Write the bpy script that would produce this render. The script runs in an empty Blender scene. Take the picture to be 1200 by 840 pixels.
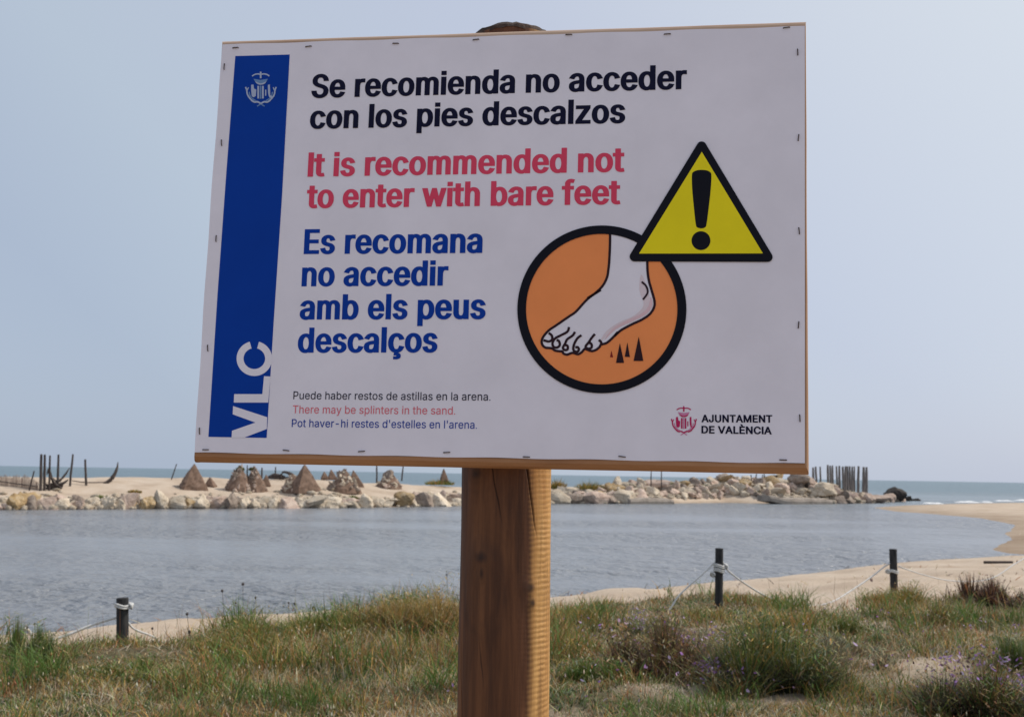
import bpy, math, random, json
import numpy as np
from mathutils import Vector, Matrix
from mathutils.geometry import tessellate_polygon

S = bpy.context.scene
C = S.collection
rad = math.radians

# ------------------------------------------------------------------ camera
CAM = np.array([0.0, 0.0, 1.6]); FPX = 1200.0
_r = math.atan(.0165); _p = math.atan(135.5 * math.cos(_r) / FPX)
_F = np.array([0, math.cos(_p), math.sin(_p)])
_U0 = np.array([0, -math.sin(_p), math.cos(_p)]); _R0 = np.array([1.0, 0, 0])
_X = math.cos(_r) * _R0 + math.sin(_r) * _U0
_U = -math.sin(_r) * _R0 + math.cos(_r) * _U0
cd = bpy.data.cameras.new('camera'); cam = bpy.data.objects.new('camera', cd); C.objects.link(cam)
cam.matrix_world = Matrix([[_X[i], _U[i], -_F[i], CAM[i]] for i in range(3)] + [[0, 0, 0, 1]])
cd.sensor_width = 36; cd.lens = 36; cd.clip_start = .05; cd.clip_end = 60000
cd.dof.use_dof = True; cd.dof.focus_distance = 1.68; cd.dof.aperture_fstop = 13
S.camera = cam

# ------------------------------------------------------------------ light
SUN_AZ, SUN_EL = 76, 47                       # azimuth from +Y towards +X
w = bpy.data.worlds.new("World"); S.world = w; w.use_nodes = True
nt = w.node_tree; nt.nodes.clear()
def N(t, kind, **kw):
    n = t.nodes.new(kind)
    for k, v in kw.items(): setattr(n, k, v)
    return n
sky = N(nt, 'ShaderNodeTexSky', sky_type='NISHITA', sun_disc=False)
sky.sun_elevation = rad(SUN_EL); sky.sun_rotation = rad(SUN_AZ)
sky.air_density = 1.0; sky.dust_density = 2.0; sky.ozone_density = 2.0
bg = N(nt, 'ShaderNodeBackground'); out = N(nt, 'ShaderNodeOutputWorld')
# thin high haze: a smooth veil over the clear sky, a little brighter upwards and towards the sun
geo = N(nt, 'ShaderNodeTexCoord')
sv = (math.sin(rad(SUN_AZ)) * math.cos(rad(SUN_EL)), math.cos(rad(SUN_AZ)) * math.cos(rad(SUN_EL)), math.sin(rad(SUN_EL)))
dot = N(nt, 'ShaderNodeVectorMath', operation='DOT_PRODUCT'); dot.inputs[1].default_value = sv
nt.links.new(geo.outputs['Generated'], dot.inputs[0])
rmp = N(nt, 'ShaderNodeValToRGB')
def ramp(r, stops):
    els = r.color_ramp.elements
    els[0].position, els[0].color = stops[0][0], (*stops[0][1], 1)
    els[1].position, els[1].color = stops[-1][0], (*stops[-1][1], 1)
    for p, c in stops[1:-1]:
        e = els.new(p); e.color = (*c, 1)
VEIL = [(0.0, (4.5, 5.3, 6.65)), (.15, (5.25, 6.1, 7.2)), (.45, (5.85, 6.4, 7.75)), (.72, (7.4, 7.95, 8.6)), (1.0, (9.4, 9.6, 9.9))]
ramp(rmp, [(p, tuple(v / 10 for v in c)) for p, c in VEIL])
nt.links.new(dot.outputs['Value'], rmp.inputs[0])
sc10 = N(nt, 'ShaderNodeVectorMath', operation='SCALE'); sc10.inputs['Scale'].default_value = 10
nt.links.new(rmp.outputs[0], sc10.inputs[0])
mx = N(nt, 'ShaderNodeMix', data_type='RGBA'); mx.inputs[0].default_value = .85
nt.links.new(sky.outputs[0], mx.inputs[6]); nt.links.new(sc10.outputs[0], mx.inputs[7])
nt.links.new(mx.outputs[2], bg.inputs[0]); bg.inputs[1].default_value = .1
nt.links.new(bg.outputs[0], out.inputs[0])
sd_ = bpy.data.lights.new('sun', 'SUN'); sun = bpy.data.objects.new('sun', sd_); C.objects.link(sun)
sd_.energy = 3.1; sd_.angle = rad(.6); sd_.color = (1, .93, .83)
sun.rotation_euler = Vector(sv).to_track_quat('Z', 'Y').to_euler()
S.view_settings.view_transform = 'Standard'; S.view_settings.look = 'None'
S.view_settings.exposure = 0; S.view_settings.gamma = 1

# ------------------------------------------------------------------ helpers
rng = np.random.default_rng(7); random.seed(7)
def tag(o, label=None, cat=None, group=None, kind=None):
    if label: o['label'] = label
    if cat: o['category'] = cat
    if group: o['group'] = group
    if kind: o['kind'] = kind
    return o
def empty(name, loc):
    o = bpy.data.objects.new(name, None); C.objects.link(o); o.location = loc; o.empty_display_size = .1; return o
def mesh(name, V, Fc, mat=None, smooth=False):
    m = bpy.data.meshes.new(name); m.from_pydata([tuple(map(float, v)) for v in V], [], [tuple(f) for f in Fc])
    if mat: m.materials.append(mat)
    if smooth: m.polygons.foreach_set('use_smooth', [True] * len(m.polygons))
    m.update(); return m
def obj(name, V, Fc, mat, parent=None, smooth=False):
    """V in world space; becomes a child of parent (an unrotated Empty) if given."""
    if parent is not None: V = np.asarray(V, float) - np.array(parent.location)
    o = bpy.data.objects.new(name, mesh(name, V, Fc, mat, smooth)); C.objects.link(o)
    if parent is not None: o.parent = parent
    return o
def inst(name, me, loc, rot=(0, 0, 0), scale=(1, 1, 1), parent=None):
    o = bpy.data.objects.new(name, me); C.objects.link(o); o.location = loc; o.rotation_euler = rot; o.scale = scale
    if parent is not None: o.parent = parent
    return o
def setmat(o, m):
    o.data.materials.clear(); o.data.materials.append(m)

# --- value noise
def _hash(i, j, s):
    n = (i * 374761393 + j * 668265263 + s * 1442695041) & 0xffffffff
    n = ((n ^ (n >> 13)) * 1274126177) & 0xffffffff
    return ((n ^ (n >> 16)) & 0xffff) / 65535.0
def vnoise(x, y, s=0):
    x = np.asarray(x, float); y = np.asarray(y, float)
    i = np.floor(x).astype(np.int64); j = np.floor(y).astype(np.int64); u = x - i; v = y - j
    u = u * u * (3 - 2 * u); v = v * v * (3 - 2 * v)
    return (_hash(i, j, s) * (1 - u) + _hash(i + 1, j, s) * u) * (1 - v) + (_hash(i, j + 1, s) * (1 - u) + _hash(i + 1, j + 1, s) * u) * v
def fbm(x, y, s=0, o=4):
    t = 0; a = .5
    for k in range(o):
        t = t + a * vnoise(np.asarray(x) * 2 ** k, np.asarray(y) * 2 ** k, s + k * 17); a *= .5
    return t / (1 - .5 ** o)
def sstep(a, b, x):
    t = np.clip((np.asarray(x, float) - a) / (b - a), 0, 1); return t * t * (3 - 2 * t)

# --- rays of the photograph's pixels (1200 x 840), used to measure where things stand
def ray(px, py):
    return _F + _X * ((px - 600) / FPX) + _U * ((420 - py) / FPX)
def gp(px, py, z):
    d = ray(px, py); t = (z - CAM[2]) / d[2]; return CAM + d * t
def aty(px, py, y):
    d = ray(px, py); return CAM + d * (y / d[1])

# ------------------------------------------------------------------ terrain
ZW = -.8
near_px = [(-900, 800), (-400, 775), (-150, 762), (0, 757), (100, 748), (200, 739), (330, 728), (540, 712), (650, 705), (730, 698), (800, 691), (890, 683), (960, 673),
           (1050, 665), (1110, 664), (1150, 664.5), (1200, 660), (1300, 657)]
near = [gp(*p, ZW)[:2] for p in near_px]
spit_px = [(1024, 594.6), (1060, 592.2), (1102, 590.8), (1144, 590), (1200, 589.2), (1300, 588.2), (1500, 590)]
spit_lo = [(1500, 656), (1300, 651), (1200, 649.5), (1178, 648), (1164, 644), (1172, 639), (1187, 632), (1181, 625), (1193, 615), (1151, 607), (1094, 602), (1050, 599)]
near_poly = np.array([(-300, near[0][1])] + [tuple(p) for p in near] + [(24, 42), (60, 75), (300, 90), (300, -60), (-300, -60)])
spit_poly = np.array([tuple(gp(*p, ZW)[:2]) for p in spit_px + spit_lo])
bar_px = [(-260, 602), (-120, 599), (0, 597.5), (200, 596), (400, 595), (545, 592.5), (650, 590), (740, 590), (850, 588.7), (893, 589.6), (975, 590), (1025, 589.3), (1066, 586.6)]
bar_f = [gp(*p, ZW)[:2] for p in bar_px]
bar_w = [26, 26, 26, 26, 25, 22, 17, 14, 12, 11, 10, 7, 2]
bar_b = [p * (1 + w_ / np.linalg.norm(p)) for p, w_ in zip(bar_f, bar_w)]
bar_poly = np.array([tuple(p) for p in bar_f] + [tuple(p) for p in bar_b[::-1]])
def sdist(poly, x, y):
    """signed distance, positive inside"""
    d = np.full(x.shape, 1e9); ins = np.zeros(x.shape, bool); n = len(poly)
    for k in range(n):
        ax, ay = poly[k]; bx, by = poly[(k + 1) % n]
        ex, ey = bx - ax, by - ay; wx, wy = x - ax, y - ay
        t = np.clip((wx * ex + wy * ey) / (ex * ex + ey * ey + 1e-12), 0, 1)
        d = np.minimum(d, np.hypot(wx - ex * t, wy - ey * t))
        c = ((ay <= y) & (by > y)) | ((by <= y) & (ay > y))
        xi = ax + (y - ay) / (ey if ey else 1e-12) * ex
        ins ^= c & (x < xi)
    return np.where(ins, d, -d)
MX, MY = -13.0, 72.0
BARX = np.array([p[0] for p in bar_f]); 
def H(x, y):
    x = np.atleast_1d(np.asarray(x, float)); y = np.atleast_1d(np.asarray(y, float))
    wob = (fbm(x * .35, y * .35, 3) - .5) * .8
    s = sdist(near_poly, x, y) + wob * .5
    lump = (fbm(x * .55, y * .55, 11) - .5) * .22 + (fbm(x * 2.2, y * 2.2, 12) - .5) * .1
    zn = ZW + np.where(s > 0, .86 * (1 - np.exp(-np.maximum(s, 0) / 4.2)) + .02 + lump * sstep(0, 3, s) + .055 * sstep(.85, 1.0, s + (fbm(x * 1.2, y * 1.2, 14) - .5) * .8), s * .12)
    s2 = sdist(spit_poly, x, y) + wob * .35
    zs = ZW + np.where(s2 > 0, .32 * (1 - np.exp(-np.maximum(s2, 0) / 4)) + .01, s2 * .07) + 0.0
    s3 = sdist(bar_poly, x, y)
    r = sstep(2, 14, x)                                   # right, rocky half of the bar
    zl = 1.75 * sstep(-1, 13, s3) + (fbm(x * .3, y * .3, 21) - .5) * .35 * sstep(0, 3, s3)
    zr = 2.05 * sstep(-.8, 5.2, s3) + (fbm(x * .5, y * .5, 22) - .5) * .3 * sstep(0, 2, s3)
    zl = zl + .55 * np.exp(-(((x - MX) / 1.7) ** 2 + ((y - MY) / 1.7) ** 2))
    tip = sstep(36, 45, x)
    zb = ZW - .02 + np.where(s3 > 0, (zl * (1 - r) + zr * r) * (1 - .75 * tip), s3 * .3)
    return np.maximum(np.maximum(np.maximum(zn, zs), zb), -2.2)
def Hs(x, y): return float(H(x, y)[0])
def hit(px, py, tmax=140):
    d = ray(px, py); t = np.concatenate([np.arange(3, 30, .05), np.arange(30, tmax, .2)]) / d[1]
    P = CAM[:, None] + d[:, None] * t; b = P[2] < H(P[0], P[1])
    k = np.argmax(b) if b.any() else int(np.argmin(np.where(P[1] > 40, P[2] - H(P[0], P[1]), 99)))
    return P[:, k]

# ------------------------------------------------------------------ materials
def mat_base(name, rough=.8, spec=.3):
    m = bpy.data.materials.new(name); m.use_nodes = True; t = m.node_tree
    b = t.nodes['Principled BSDF']; b.inputs['Roughness'].default_value = rough; b.inputs['Specular IOR Level'].default_value = spec
    return m, t, b
def noise(t, scale, vec=None, detail=4, rough=.55, dist=0):
    n = N(t, 'ShaderNodeTexNoise'); n.inputs['Scale'].default_value = scale; n.inputs['Detail'].default_value = detail
    n.inputs['Roughness'].default_value = rough; n.inputs['Distortion'].default_value = dist
    if vec is not None: t.links.new(vec, n.inputs['Vector'])
    return n
def rampn(t, src, stops):
    r = N(t, 'ShaderNodeValToRGB'); ramp(r, stops); t.links.new(src, r.inputs[0]); return r
def mapping(t, src, scale=(1, 1, 1), rot=(0, 0, 0)):
    m = N(t, 'ShaderNodeMapping'); m.inputs['Scale'].default_value = scale; m.inputs['Rotation'].default_value = rot
    t.links.new(src, m.inputs[0]); return m.outputs[0]
def bump(t, b, src, strength, dist):
    n = N(t, 'ShaderNodeBump'); n.inputs['Strength'].default_value = strength; n.inputs['Distance'].default_value = dist
    t.links.new(src, n.inputs['Height']); t.links.new(n.outputs[0], b.inputs['Normal']); return n
def simple(name, cols, scale=8, rough=.8, bmp=.2, bd=.01, vscale=(1, 1, 1), spec=.3, coord='Object', detail=5):
    m, t, b = mat_base(name, rough, spec)
    tc = N(t, 'ShaderNodeTexCoord'); v = mapping(t, tc.outputs[coord], vscale)
    n = noise(t, scale, v, detail, .62)
    k = len(cols); r = rampn(t, n.outputs[0], [(.3 + .4 * i / max(k - 1, 1), c) for i, c in enumerate(cols)])
    t.links.new(r.outputs[0], b.inputs['Base Color'])
    if bmp: bump(t, b, n.outputs[0], bmp, bd)
    return m
def flat(name, col, rough=.5, spec=.1):
    m, t, b = mat_base(name, rough, spec)
    tc = N(t, 'ShaderNodeTexCoord'); n = noise(t, 9, tc.outputs['Object'], 5, .6)
    c0 = tuple(v * .95 for v in col); c1 = tuple(min(v * 1.04, 1) for v in col)
    r = rampn(t, n.outputs[0], [(.3, c0), (.7, c1)]); t.links.new(r.outputs[0], b.inputs['Base Color'])
    return m
M_white = flat('printed_white', (.81, .765, .84), .42)
M_navy = flat('print_navy', (.006, .006, .028)); M_black = flat('print_black', (.007, .007, .013))
M_blue = flat('print_blue', (.0005, .043, .33)); M_btxt = flat('print_blue_text', (.002, .042, .33))
M_red = flat('print_red', (.72, .065, .13)); M_redl = flat('print_light_red', (.74, .16, .2))
M_orange = flat('print_orange', (.93, .3, .1)); M_yellow = flat('print_yellow', (.88, .73, .015))
M_crest = flat('print_crimson', (.5, .02, .11)); M_crestl = flat('print_pink', (.62, .22, .38)); M_crestw = flat('print_crest_white', (.42, .48, .64)); M_pale = flat('print_pale_blue', (.16, .28, .5))
M_pinkfoot = flat('print_foot_pink', (.74, .52, .56)); M_pinkfoot2 = flat('print_foot_pink_soft', (.74, .62, .66)); M_foot = flat('print_foot_white', (.81, .765, .84))
M_spike = flat('print_dark_brown', (.03, .012, .018)); M_spikered = flat('print_rust', (.25, .02, .02))
M_staple = simple('rusty_steel', [(.03, .02, .02), (.12, .08, .07)], 300, .5, .1)

# sand / soil, driven by the terrain's own vegetation attribute
m, t, b = mat_base('sand', .95, .15); M_sand = m
tc = N(t, 'ShaderNodeTexCoord'); P = tc.outputs['Object']
n1 = noise(t, .6, P, 6); n2 = noise(t, 11, P, 8, .72); n3 = noise(t, 90, P, 3, .7)
r1 = rampn(t, n1.outputs[0], [(.3, (.45, .35, .265)), (.5, (.55, .445, .345)), (.72, (.62, .52, .42))])
r2 = rampn(t, n2.outputs[0], [(.32, (.05, .04, .02)), (.5, (.12, .1, .05)), (.64, (.24, .19, .11)), (.8, (.4, .32, .2))])
at = N(t, 'ShaderNodeAttribute', attribute_name='veg')
mA = N(t, 'ShaderNodeMix', data_type='RGBA'); t.links.new(at.outputs['Fac'], mA.inputs[0]); t.links.new(r1.outputs[0], mA.inputs[6]); t.links.new(r2.outputs[0], mA.inputs[7])
at2 = N(t, 'ShaderNodeAttribute', attribute_name='wet')
mB = N(t, 'ShaderNodeMix', data_type='RGBA', blend_type='MULTIPLY'); t.links.new(at2.outputs['Fac'], mB.inputs[0]); t.links.new(mA.outputs[2], mB.inputs[6]); mB.inputs[7].default_value = (.6, .55, .5, 1)
r3 = rampn(t, n3.outputs[0], [(.3, (.7, .68, .66)), (.62, (1, 1, 1))])
mC = N(t, 'ShaderNodeMix', data_type='RGBA', blend_type='MULTIPLY'); mC.inputs[0].default_value = 1; t.links.new(mB.outputs[2], mC.inputs[6]); t.links.new(r3.outputs[0], mC.inputs[7])
t.links.new(mC.outputs[2], b.inputs['Base Color']); bump(t, b, n2.outputs[0], .6, .05)

# water
m, t, b = mat_base('water', .2, .5); M_water = m
b.inputs['IOR'].default_value = 1.33
tc = N(t, 'ShaderNodeTexCoord'); P = tc.outputs['Object']
sx = N(t, 'ShaderNodeSeparateXYZ'); t.links.new(P, sx.inputs[0])
mr = N(t, 'ShaderNodeMapRange'); mr.inputs[1].default_value = 75; mr.inputs[2].default_value = 260; t.links.new(sx.outputs[1], mr.inputs[0])
big = noise(t, .035, mapping(t, P, (.6, 2.6, 1)), 3)
rc = rampn(t, mr.outputs[0], [(0, (.195, .205, .22)), (.2, (.17, .205, .23)), (1, (.14, .2, .24))])
t.links.new(rc.outputs[0], b.inputs['Base Color'])
w1 = noise(t, 2.6, mapping(t, P, (.5, .55, 1), (0, 0, .05)), 3, .6, .4); w2 = noise(t, 9, mapping(t, P, (.6, .6, 1), (0, 0, -.1)), 2, .5)
w3 = noise(t, .55, mapping(t, P, (.6, .45, 1)), 3, .6)
a1 = N(t, 'ShaderNodeMath', operation='MULTIPLY_ADD'); t.links.new(w2.outputs[0], a1.inputs[0]); a1.inputs[1].default_value = .3; t.links.new(w1.outputs[0], a1.inputs[2])
a2 = N(t, 'ShaderNodeMath', operation='MULTIPLY_ADD'); t.links.new(w3.outputs[0], a2.inputs[0]); a2.inputs[1].default_value = 1.2; t.links.new(a1.outputs[0], a2.inputs[2])
bn = bump(t, b, a2.outputs[0], 1, .55)
calm = rampn(t, big.outputs[0], [(.4, (.2,) * 3), (.54, (1,) * 3)])
t.links.new(calm.outputs[0], bn.inputs['Strength'])
rr = rampn(t, mr.outputs[0], [(0, (.22,) * 3), (1, (.42,) * 3)]); t.links.new(rr.outputs[0], b.inputs['Roughness'])
M_foam = simple('sea_foam', [(.6, .62, .63), (.82, .82, .82)], 3, .9, .3, .05)

# treated pine
m, t, b = mat_base('pine_post', .62, .3); M_post = m
tc = N(t, 'ShaderNodeTexCoord'); P = tc.outputs['Object']
g1 = noise(t, 5, mapping(t, P, (6, 6, .5)), 6, .65, .5); g2 = noise(t, 60, mapping(t, P, (1, 1, .06)), 4, .6)
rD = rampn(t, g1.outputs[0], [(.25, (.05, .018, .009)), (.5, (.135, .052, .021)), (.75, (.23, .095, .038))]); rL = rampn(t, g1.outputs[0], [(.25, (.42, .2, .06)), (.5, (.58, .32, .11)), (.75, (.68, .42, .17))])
at_lit = N(t, 'ShaderNodeAttribute', attribute_name='lit_side'); rA = N(t, 'ShaderNodeMix', data_type='RGBA'); t.links.new(at_lit.outputs['Fac'], rA.inputs[0]); t.links.new(rD.outputs[0], rA.inputs[6]); t.links.new(rL.outputs[0], rA.inputs[7])  # painted light: dark wood blends to pale on the sunlit side
rB = rampn(t, g2.outputs[0], [(.35, (.62, .58, .55)), (.65, (1, 1, 1))])
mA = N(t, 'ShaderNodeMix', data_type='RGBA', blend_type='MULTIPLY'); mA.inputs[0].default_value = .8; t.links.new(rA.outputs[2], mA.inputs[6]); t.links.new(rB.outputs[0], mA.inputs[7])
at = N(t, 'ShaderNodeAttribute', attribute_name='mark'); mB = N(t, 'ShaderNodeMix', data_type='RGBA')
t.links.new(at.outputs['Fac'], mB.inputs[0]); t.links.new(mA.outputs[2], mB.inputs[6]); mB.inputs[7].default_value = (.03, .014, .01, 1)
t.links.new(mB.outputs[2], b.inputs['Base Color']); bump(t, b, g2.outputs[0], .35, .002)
M_frame = simple('frame_wood_sunlit', [(.42, .25, .16), (.58, .4, .29), (.66, .5, .38)], 12, .55, .2, .001, (.12, 1, 2.4))  # tone lightened to paint the sun on the top rail
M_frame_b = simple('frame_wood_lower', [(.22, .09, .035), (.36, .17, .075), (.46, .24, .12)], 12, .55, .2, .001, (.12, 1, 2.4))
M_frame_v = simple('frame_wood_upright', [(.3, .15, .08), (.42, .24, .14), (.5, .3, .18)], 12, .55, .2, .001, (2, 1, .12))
M_cap = simple('weathered_end_grain', [(.02, .014, .012), (.06, .04, .032), (.11, .075, .06)], 55, .9, .9, .006)
M_darkpost = simple('tarred_post', [(.012, .013, .014), (.03, .03, .032), (.055, .05, .045)], 16, .75, .4, .004, (3, 3, .5))
M_stake = simple('old_stake_wood', [(.03, .024, .022), (.065, .052, .048), (.1, .08, .07)], 4, .85, .4, .02, (3, 3, .5))
M_greystake = simple('grey_stake_wood', [(.09, .085, .085), (.17, .155, .15), (.26, .24, .225)], 4, .85, .4, .02, (3, 3, .3))
M_rope = simple('white_rope', [(.5, .49, .47), (.72, .71, .69)], 60, .85, .6, .004)
M_pyr = simple('brown_pyramid', [(.11, .07, .05), (.19, .125, .09), (.26, .175, .13)], 3.2, .95, .7, .05, detail=8)
M_slab = simple('slab_concrete', [(.2, .165, .14), (.33, .28, .235), (.4, .34, .29)], 2.2, .9, .5, .04)
M_reed = simple('reed_cane', [(.22, .15, .12), (.36, .27, .22), (.46, .37, .31)], 6, .9, .3, .01, (4, 4, .4))
def rockmat(name, a, b_, c):
    m, t, b = mat_base(name, .9, .2)
    tc = N(t, 'ShaderNodeTexCoord'); oi = N(t, 'ShaderNodeObjectInfo')
    ad = N(t, 'ShaderNodeVectorMath', operation='ADD'); t.links.new(tc.outputs['Object'], ad.inputs[0])
    ml = N(t, 'ShaderNodeMath', operation='MULTIPLY'); ml.inputs[1].default_value = 37; t.links.new(oi.outputs['Random'], ml.inputs[0]); t.links.new(ml.outputs[0], ad.inputs[1])
    n = noise(t, 1.6, ad.outputs[0], 7, .65, .6); n2 = noise(t, 9, ad.outputs[0], 5, .7)
    r = rampn(t, n.outputs[0], [(.3, a), (.5, b_), (.68, c)])
    r2 = rampn(t, n2.outputs[0], [(.3, (.5, .45, .4)), (.52, (1, 1, 1))])
    mm = N(t, 'ShaderNodeMix', data_type='RGBA', blend_type='MULTIPLY'); mm.inputs[0].default_value = .85; t.links.new(r.outputs[0], mm.inputs[6]); t.links.new(r2.outputs[0], mm.inputs[7])
    hv = N(t, 'ShaderNodeHueSaturation'); mr = N(t, 'ShaderNodeMapRange'); mr.inputs[3].default_value = .78; mr.inputs[4].default_value = 1.15
    t.links.new(oi.outputs['Random'], mr.inputs[0]); t.links.new(mr.outputs[0], hv.inputs['Value']); t.links.new(mm.outputs[2], hv.inputs['Color'])
    t.links.new(hv.outputs[0], b.inputs['Base Color']); bump(t, b, n2.outputs[0], .7, .06); return m
RM = {'pale cream': rockmat('cream_stone', (.42, .34, .25), (.58, .49, .38), (.68, .6, .49)),
      'pinkish beige': rockmat('pink_stone', (.36, .26, .21), (.52, .4, .33), (.62, .51, .43)),
      'ochre stained': rockmat('ochre_stone', (.3, .19, .09), (.46, .33, .18), (.56, .46, .33)),
      'grey brown': rockmat('brown_stone', (.16, .12, .1), (.28, .225, .185), (.4, .335, .28)),
      'dark wet': rockmat('dark_stone', (.025, .022, .02), (.05, .042, .038), (.1, .085, .07))}
# plants take their own colour from a per-blade attribute
m, t, b = mat_base('plant', .65, .25); M_plant = m
at = N(t, 'ShaderNodeAttribute', attribute_name='col'); t.links.new(at.outputs['Color'], b.inputs['Base Color'])
tr = N(t, 'ShaderNodeBsdfTranslucent'); t.links.new(at.outputs['Color'], tr.inputs[0])
ms = N(t, 'ShaderNodeMixShader'); ms.inputs[0].default_value = .28; o_ = t.nodes['Material Output']
t.links.new(b.outputs[0], ms.inputs[1]); t.links.new(tr.outputs[0], ms.inputs[2]); t.links.new(ms.outputs[0], o_.inputs[0])

# ------------------------------------------------------------------ ground and water
def axis(segs):
    a = []
    for lo, hi, st in segs: a += list(np.arange(lo, hi, st))
    return np.array(a + [segs[-1][1]])
gx = axis([(-300, -80, 12), (-80, -40, 2), (-40, -9, .6), (-9, 11, .13), (11, 55, .6), (55, 90, 2), (90, 300, 12)])
gy = axis([(-60, -6, 4), (-6, 4.5, .6), (4.5, 16, .11), (16, 34, .25), (34, 50, .7), (50, 125, .6), (125, 190, 4), (190, 320, 20)])
GX, GY = np.meshgrid(gx, gy)
GZ = H(GX.ravel(), GY.ravel()).reshape(GX.shape)
# where the plants stop and bare beach begins, measured along the photograph
edge_px = [(-200, 770), (0, 760), (100, 757), (200, 752), (330, 737), (450, 722), (540, 720), (650, 717), (730, 707), (850, 701), (905, 706), (960, 718), (1000, 716), (1050, 702), (1110, 702), (1150, 716), (1200, 712), (1320, 708)]
E_ = np.array([hit(*p) for p in edge_px]); E_ = E_[np.argsort(E_[:, 0])]
bare_px = [(795, 768, .5), (515, 795, .55), (1030, 788, .5), (830, 815, .35), (1090, 775, .25), (985, 772, .35), (690, 727, .4), (760, 800, .35), (1150, 745, .4), (940, 815, .3), (500, 760, .3), (840, 735, .3)]
BARE = [(*hit(a, b)[:2], c) for a, b, c in bare_px]
def veg(x, y):
    x = np.asarray(x, float); y = np.asarray(y, float)
    e = np.interp(x / np.maximum(y, 1), E_[:, 0] / E_[:, 1], E_[:, 1])
    v = 1 - sstep(-.7, .25, y - e + (fbm(x * 1.3, y * 1.3, 41) - .5) * 1.0)
    v = v * (1 - .8 * sstep(.54, .68, fbm(x * .9, y * .9, 43)) * sstep(-2, 2, x))
    v = v * (.5 + .5 * sstep(3.2, 5.0, y + (fbm(x, y, 47) - .5) * 1.2))  # unseen ground near the camera kept sandier to bounce light onto the board
    for bx, by, br in BARE:
        v = v * (1 - .78 * (.55 + .6 * fbm(x * 4, y * 4, 48)) * np.exp(-(((x - bx) / (br * 1.5)) ** 2 + ((y - by) / br) ** 2) ** 1.5))
    return v
VG = veg(GX.ravel(), GY.ravel()); ny, nx = GX.shape
idx = np.arange(ny * nx).reshape(ny, nx)
quads = np.stack([idx[:-1, :-1], idx[:-1, 1:], idx[1:, 1:], idx[1:, :-1]], -1).reshape(-1, 4)
def bigmesh(name, V, quads=None, tris=None, mat=None, smooth=True, attrs=()):
    me = bpy.data.meshes.new(name); V = np.asarray(V, np.float32)
    loops = []; starts = []; n0 = 0; 
    for a in (quads, tris):
        if a is None or len(a) == 0: continue
        loops.append(a.ravel()); starts.append(n0 + np.arange(len(a)) * a.shape[1]); n0 += a.size
    loops = np.concatenate(loops).astype(np.int32); starts = np.concatenate(starts).astype(np.int32)
    me.vertices.add(len(V)); me.vertices.foreach_set('co', V.ravel())
    me.loops.add(len(loops)); me.loops.foreach_set('vertex_index', loops)
    me.polygons.add(len(starts)); me.polygons.foreach_set('loop_start', starts)
    if smooth: me.polygons.foreach_set('use_smooth', np.ones(len(starts), bool))
    me.update(calc_edges=True)
    for an, kind, arr in attrs:
        at = me.attributes.new(an, kind, 'POINT')
        at.data.foreach_set('color' if kind == 'FLOAT_COLOR' else 'value', np.asarray(arr, np.float32).ravel())
    me.materials.append(mat); me.validate()
    o = bpy.data.objects.new(name, me); C.objects.link(o); return o
zf = GZ.ravel(); wet = 1 - sstep(ZW + .03, ZW + .2 + .12 * (sdist(spit_poly, GX.ravel(), GY.ravel()) > -2), zf + (fbm(GX.ravel() * 2, GY.ravel() * 2, 5) - .5) * .08)
wet = np.where(GY.ravel() < 46, wet, wet * .7)
g = bigmesh('ground', np.stack([GX.ravel(), GY.ravel(), zf], -1), quads, None, M_sand, True, [('veg', 'FLOAT', VG), ('wet', 'FLOAT', wet)])
tag(g, 'pale sandy ground of dune, beach and sand bar', None, None, 'structure')
o = obj('sea', [(-30000, -80, ZW), (30000, -80, ZW), (30000, 45000, ZW), (-30000, 45000, ZW)], [(0, 1, 2, 3)], M_water)
tag(o, 'rippled grey lagoon water opening to the teal sea', None, None, 'structure')

# surf breaking on the far side of the spit
def surf():
    V = []; Q = []
    for k, (x0, x1, py) in enumerate([(1118, 1146, 588.2), (1150, 1163, 588.4), (1166, 1186, 586.8), (1188, 1212, 586.2), (1215, 1260, 586.5), (1085, 1105, 589.8)]):
        a = gp(x0, py, ZW); b_ = gp(x1, py, ZW); n = 26; s0 = len(V)
        for i in range(n + 1):
            u = i / n; c = a + (b_ - a) * u; c[1] += 1.5 * (vnoise(u * 5, k, 3) - .5)
            e = math.sin(math.pi * u) ** .5 * (.3 + .7 * float(vnoise(u * 9, k, 8)))
            for dy, dz in ((-1.6, .0), (-.9, .16), (-.2, .42), (.3, .45), (1.0, .1), (1.6, 0)):
                V.append((c[0], c[1] + dy, ZW - .02 + dz * e * .42))
        for i in range(n):
            for j in range(5):
                p = s0 + i * 6 + j; Q.append((p, p + 6, p + 7, p + 1))
    return obj('surf', V, Q, M_foam, None, True)
tag(surf(), 'white foam of small waves breaking behind the sand spit', 'surf', None, 'stuff')

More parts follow.
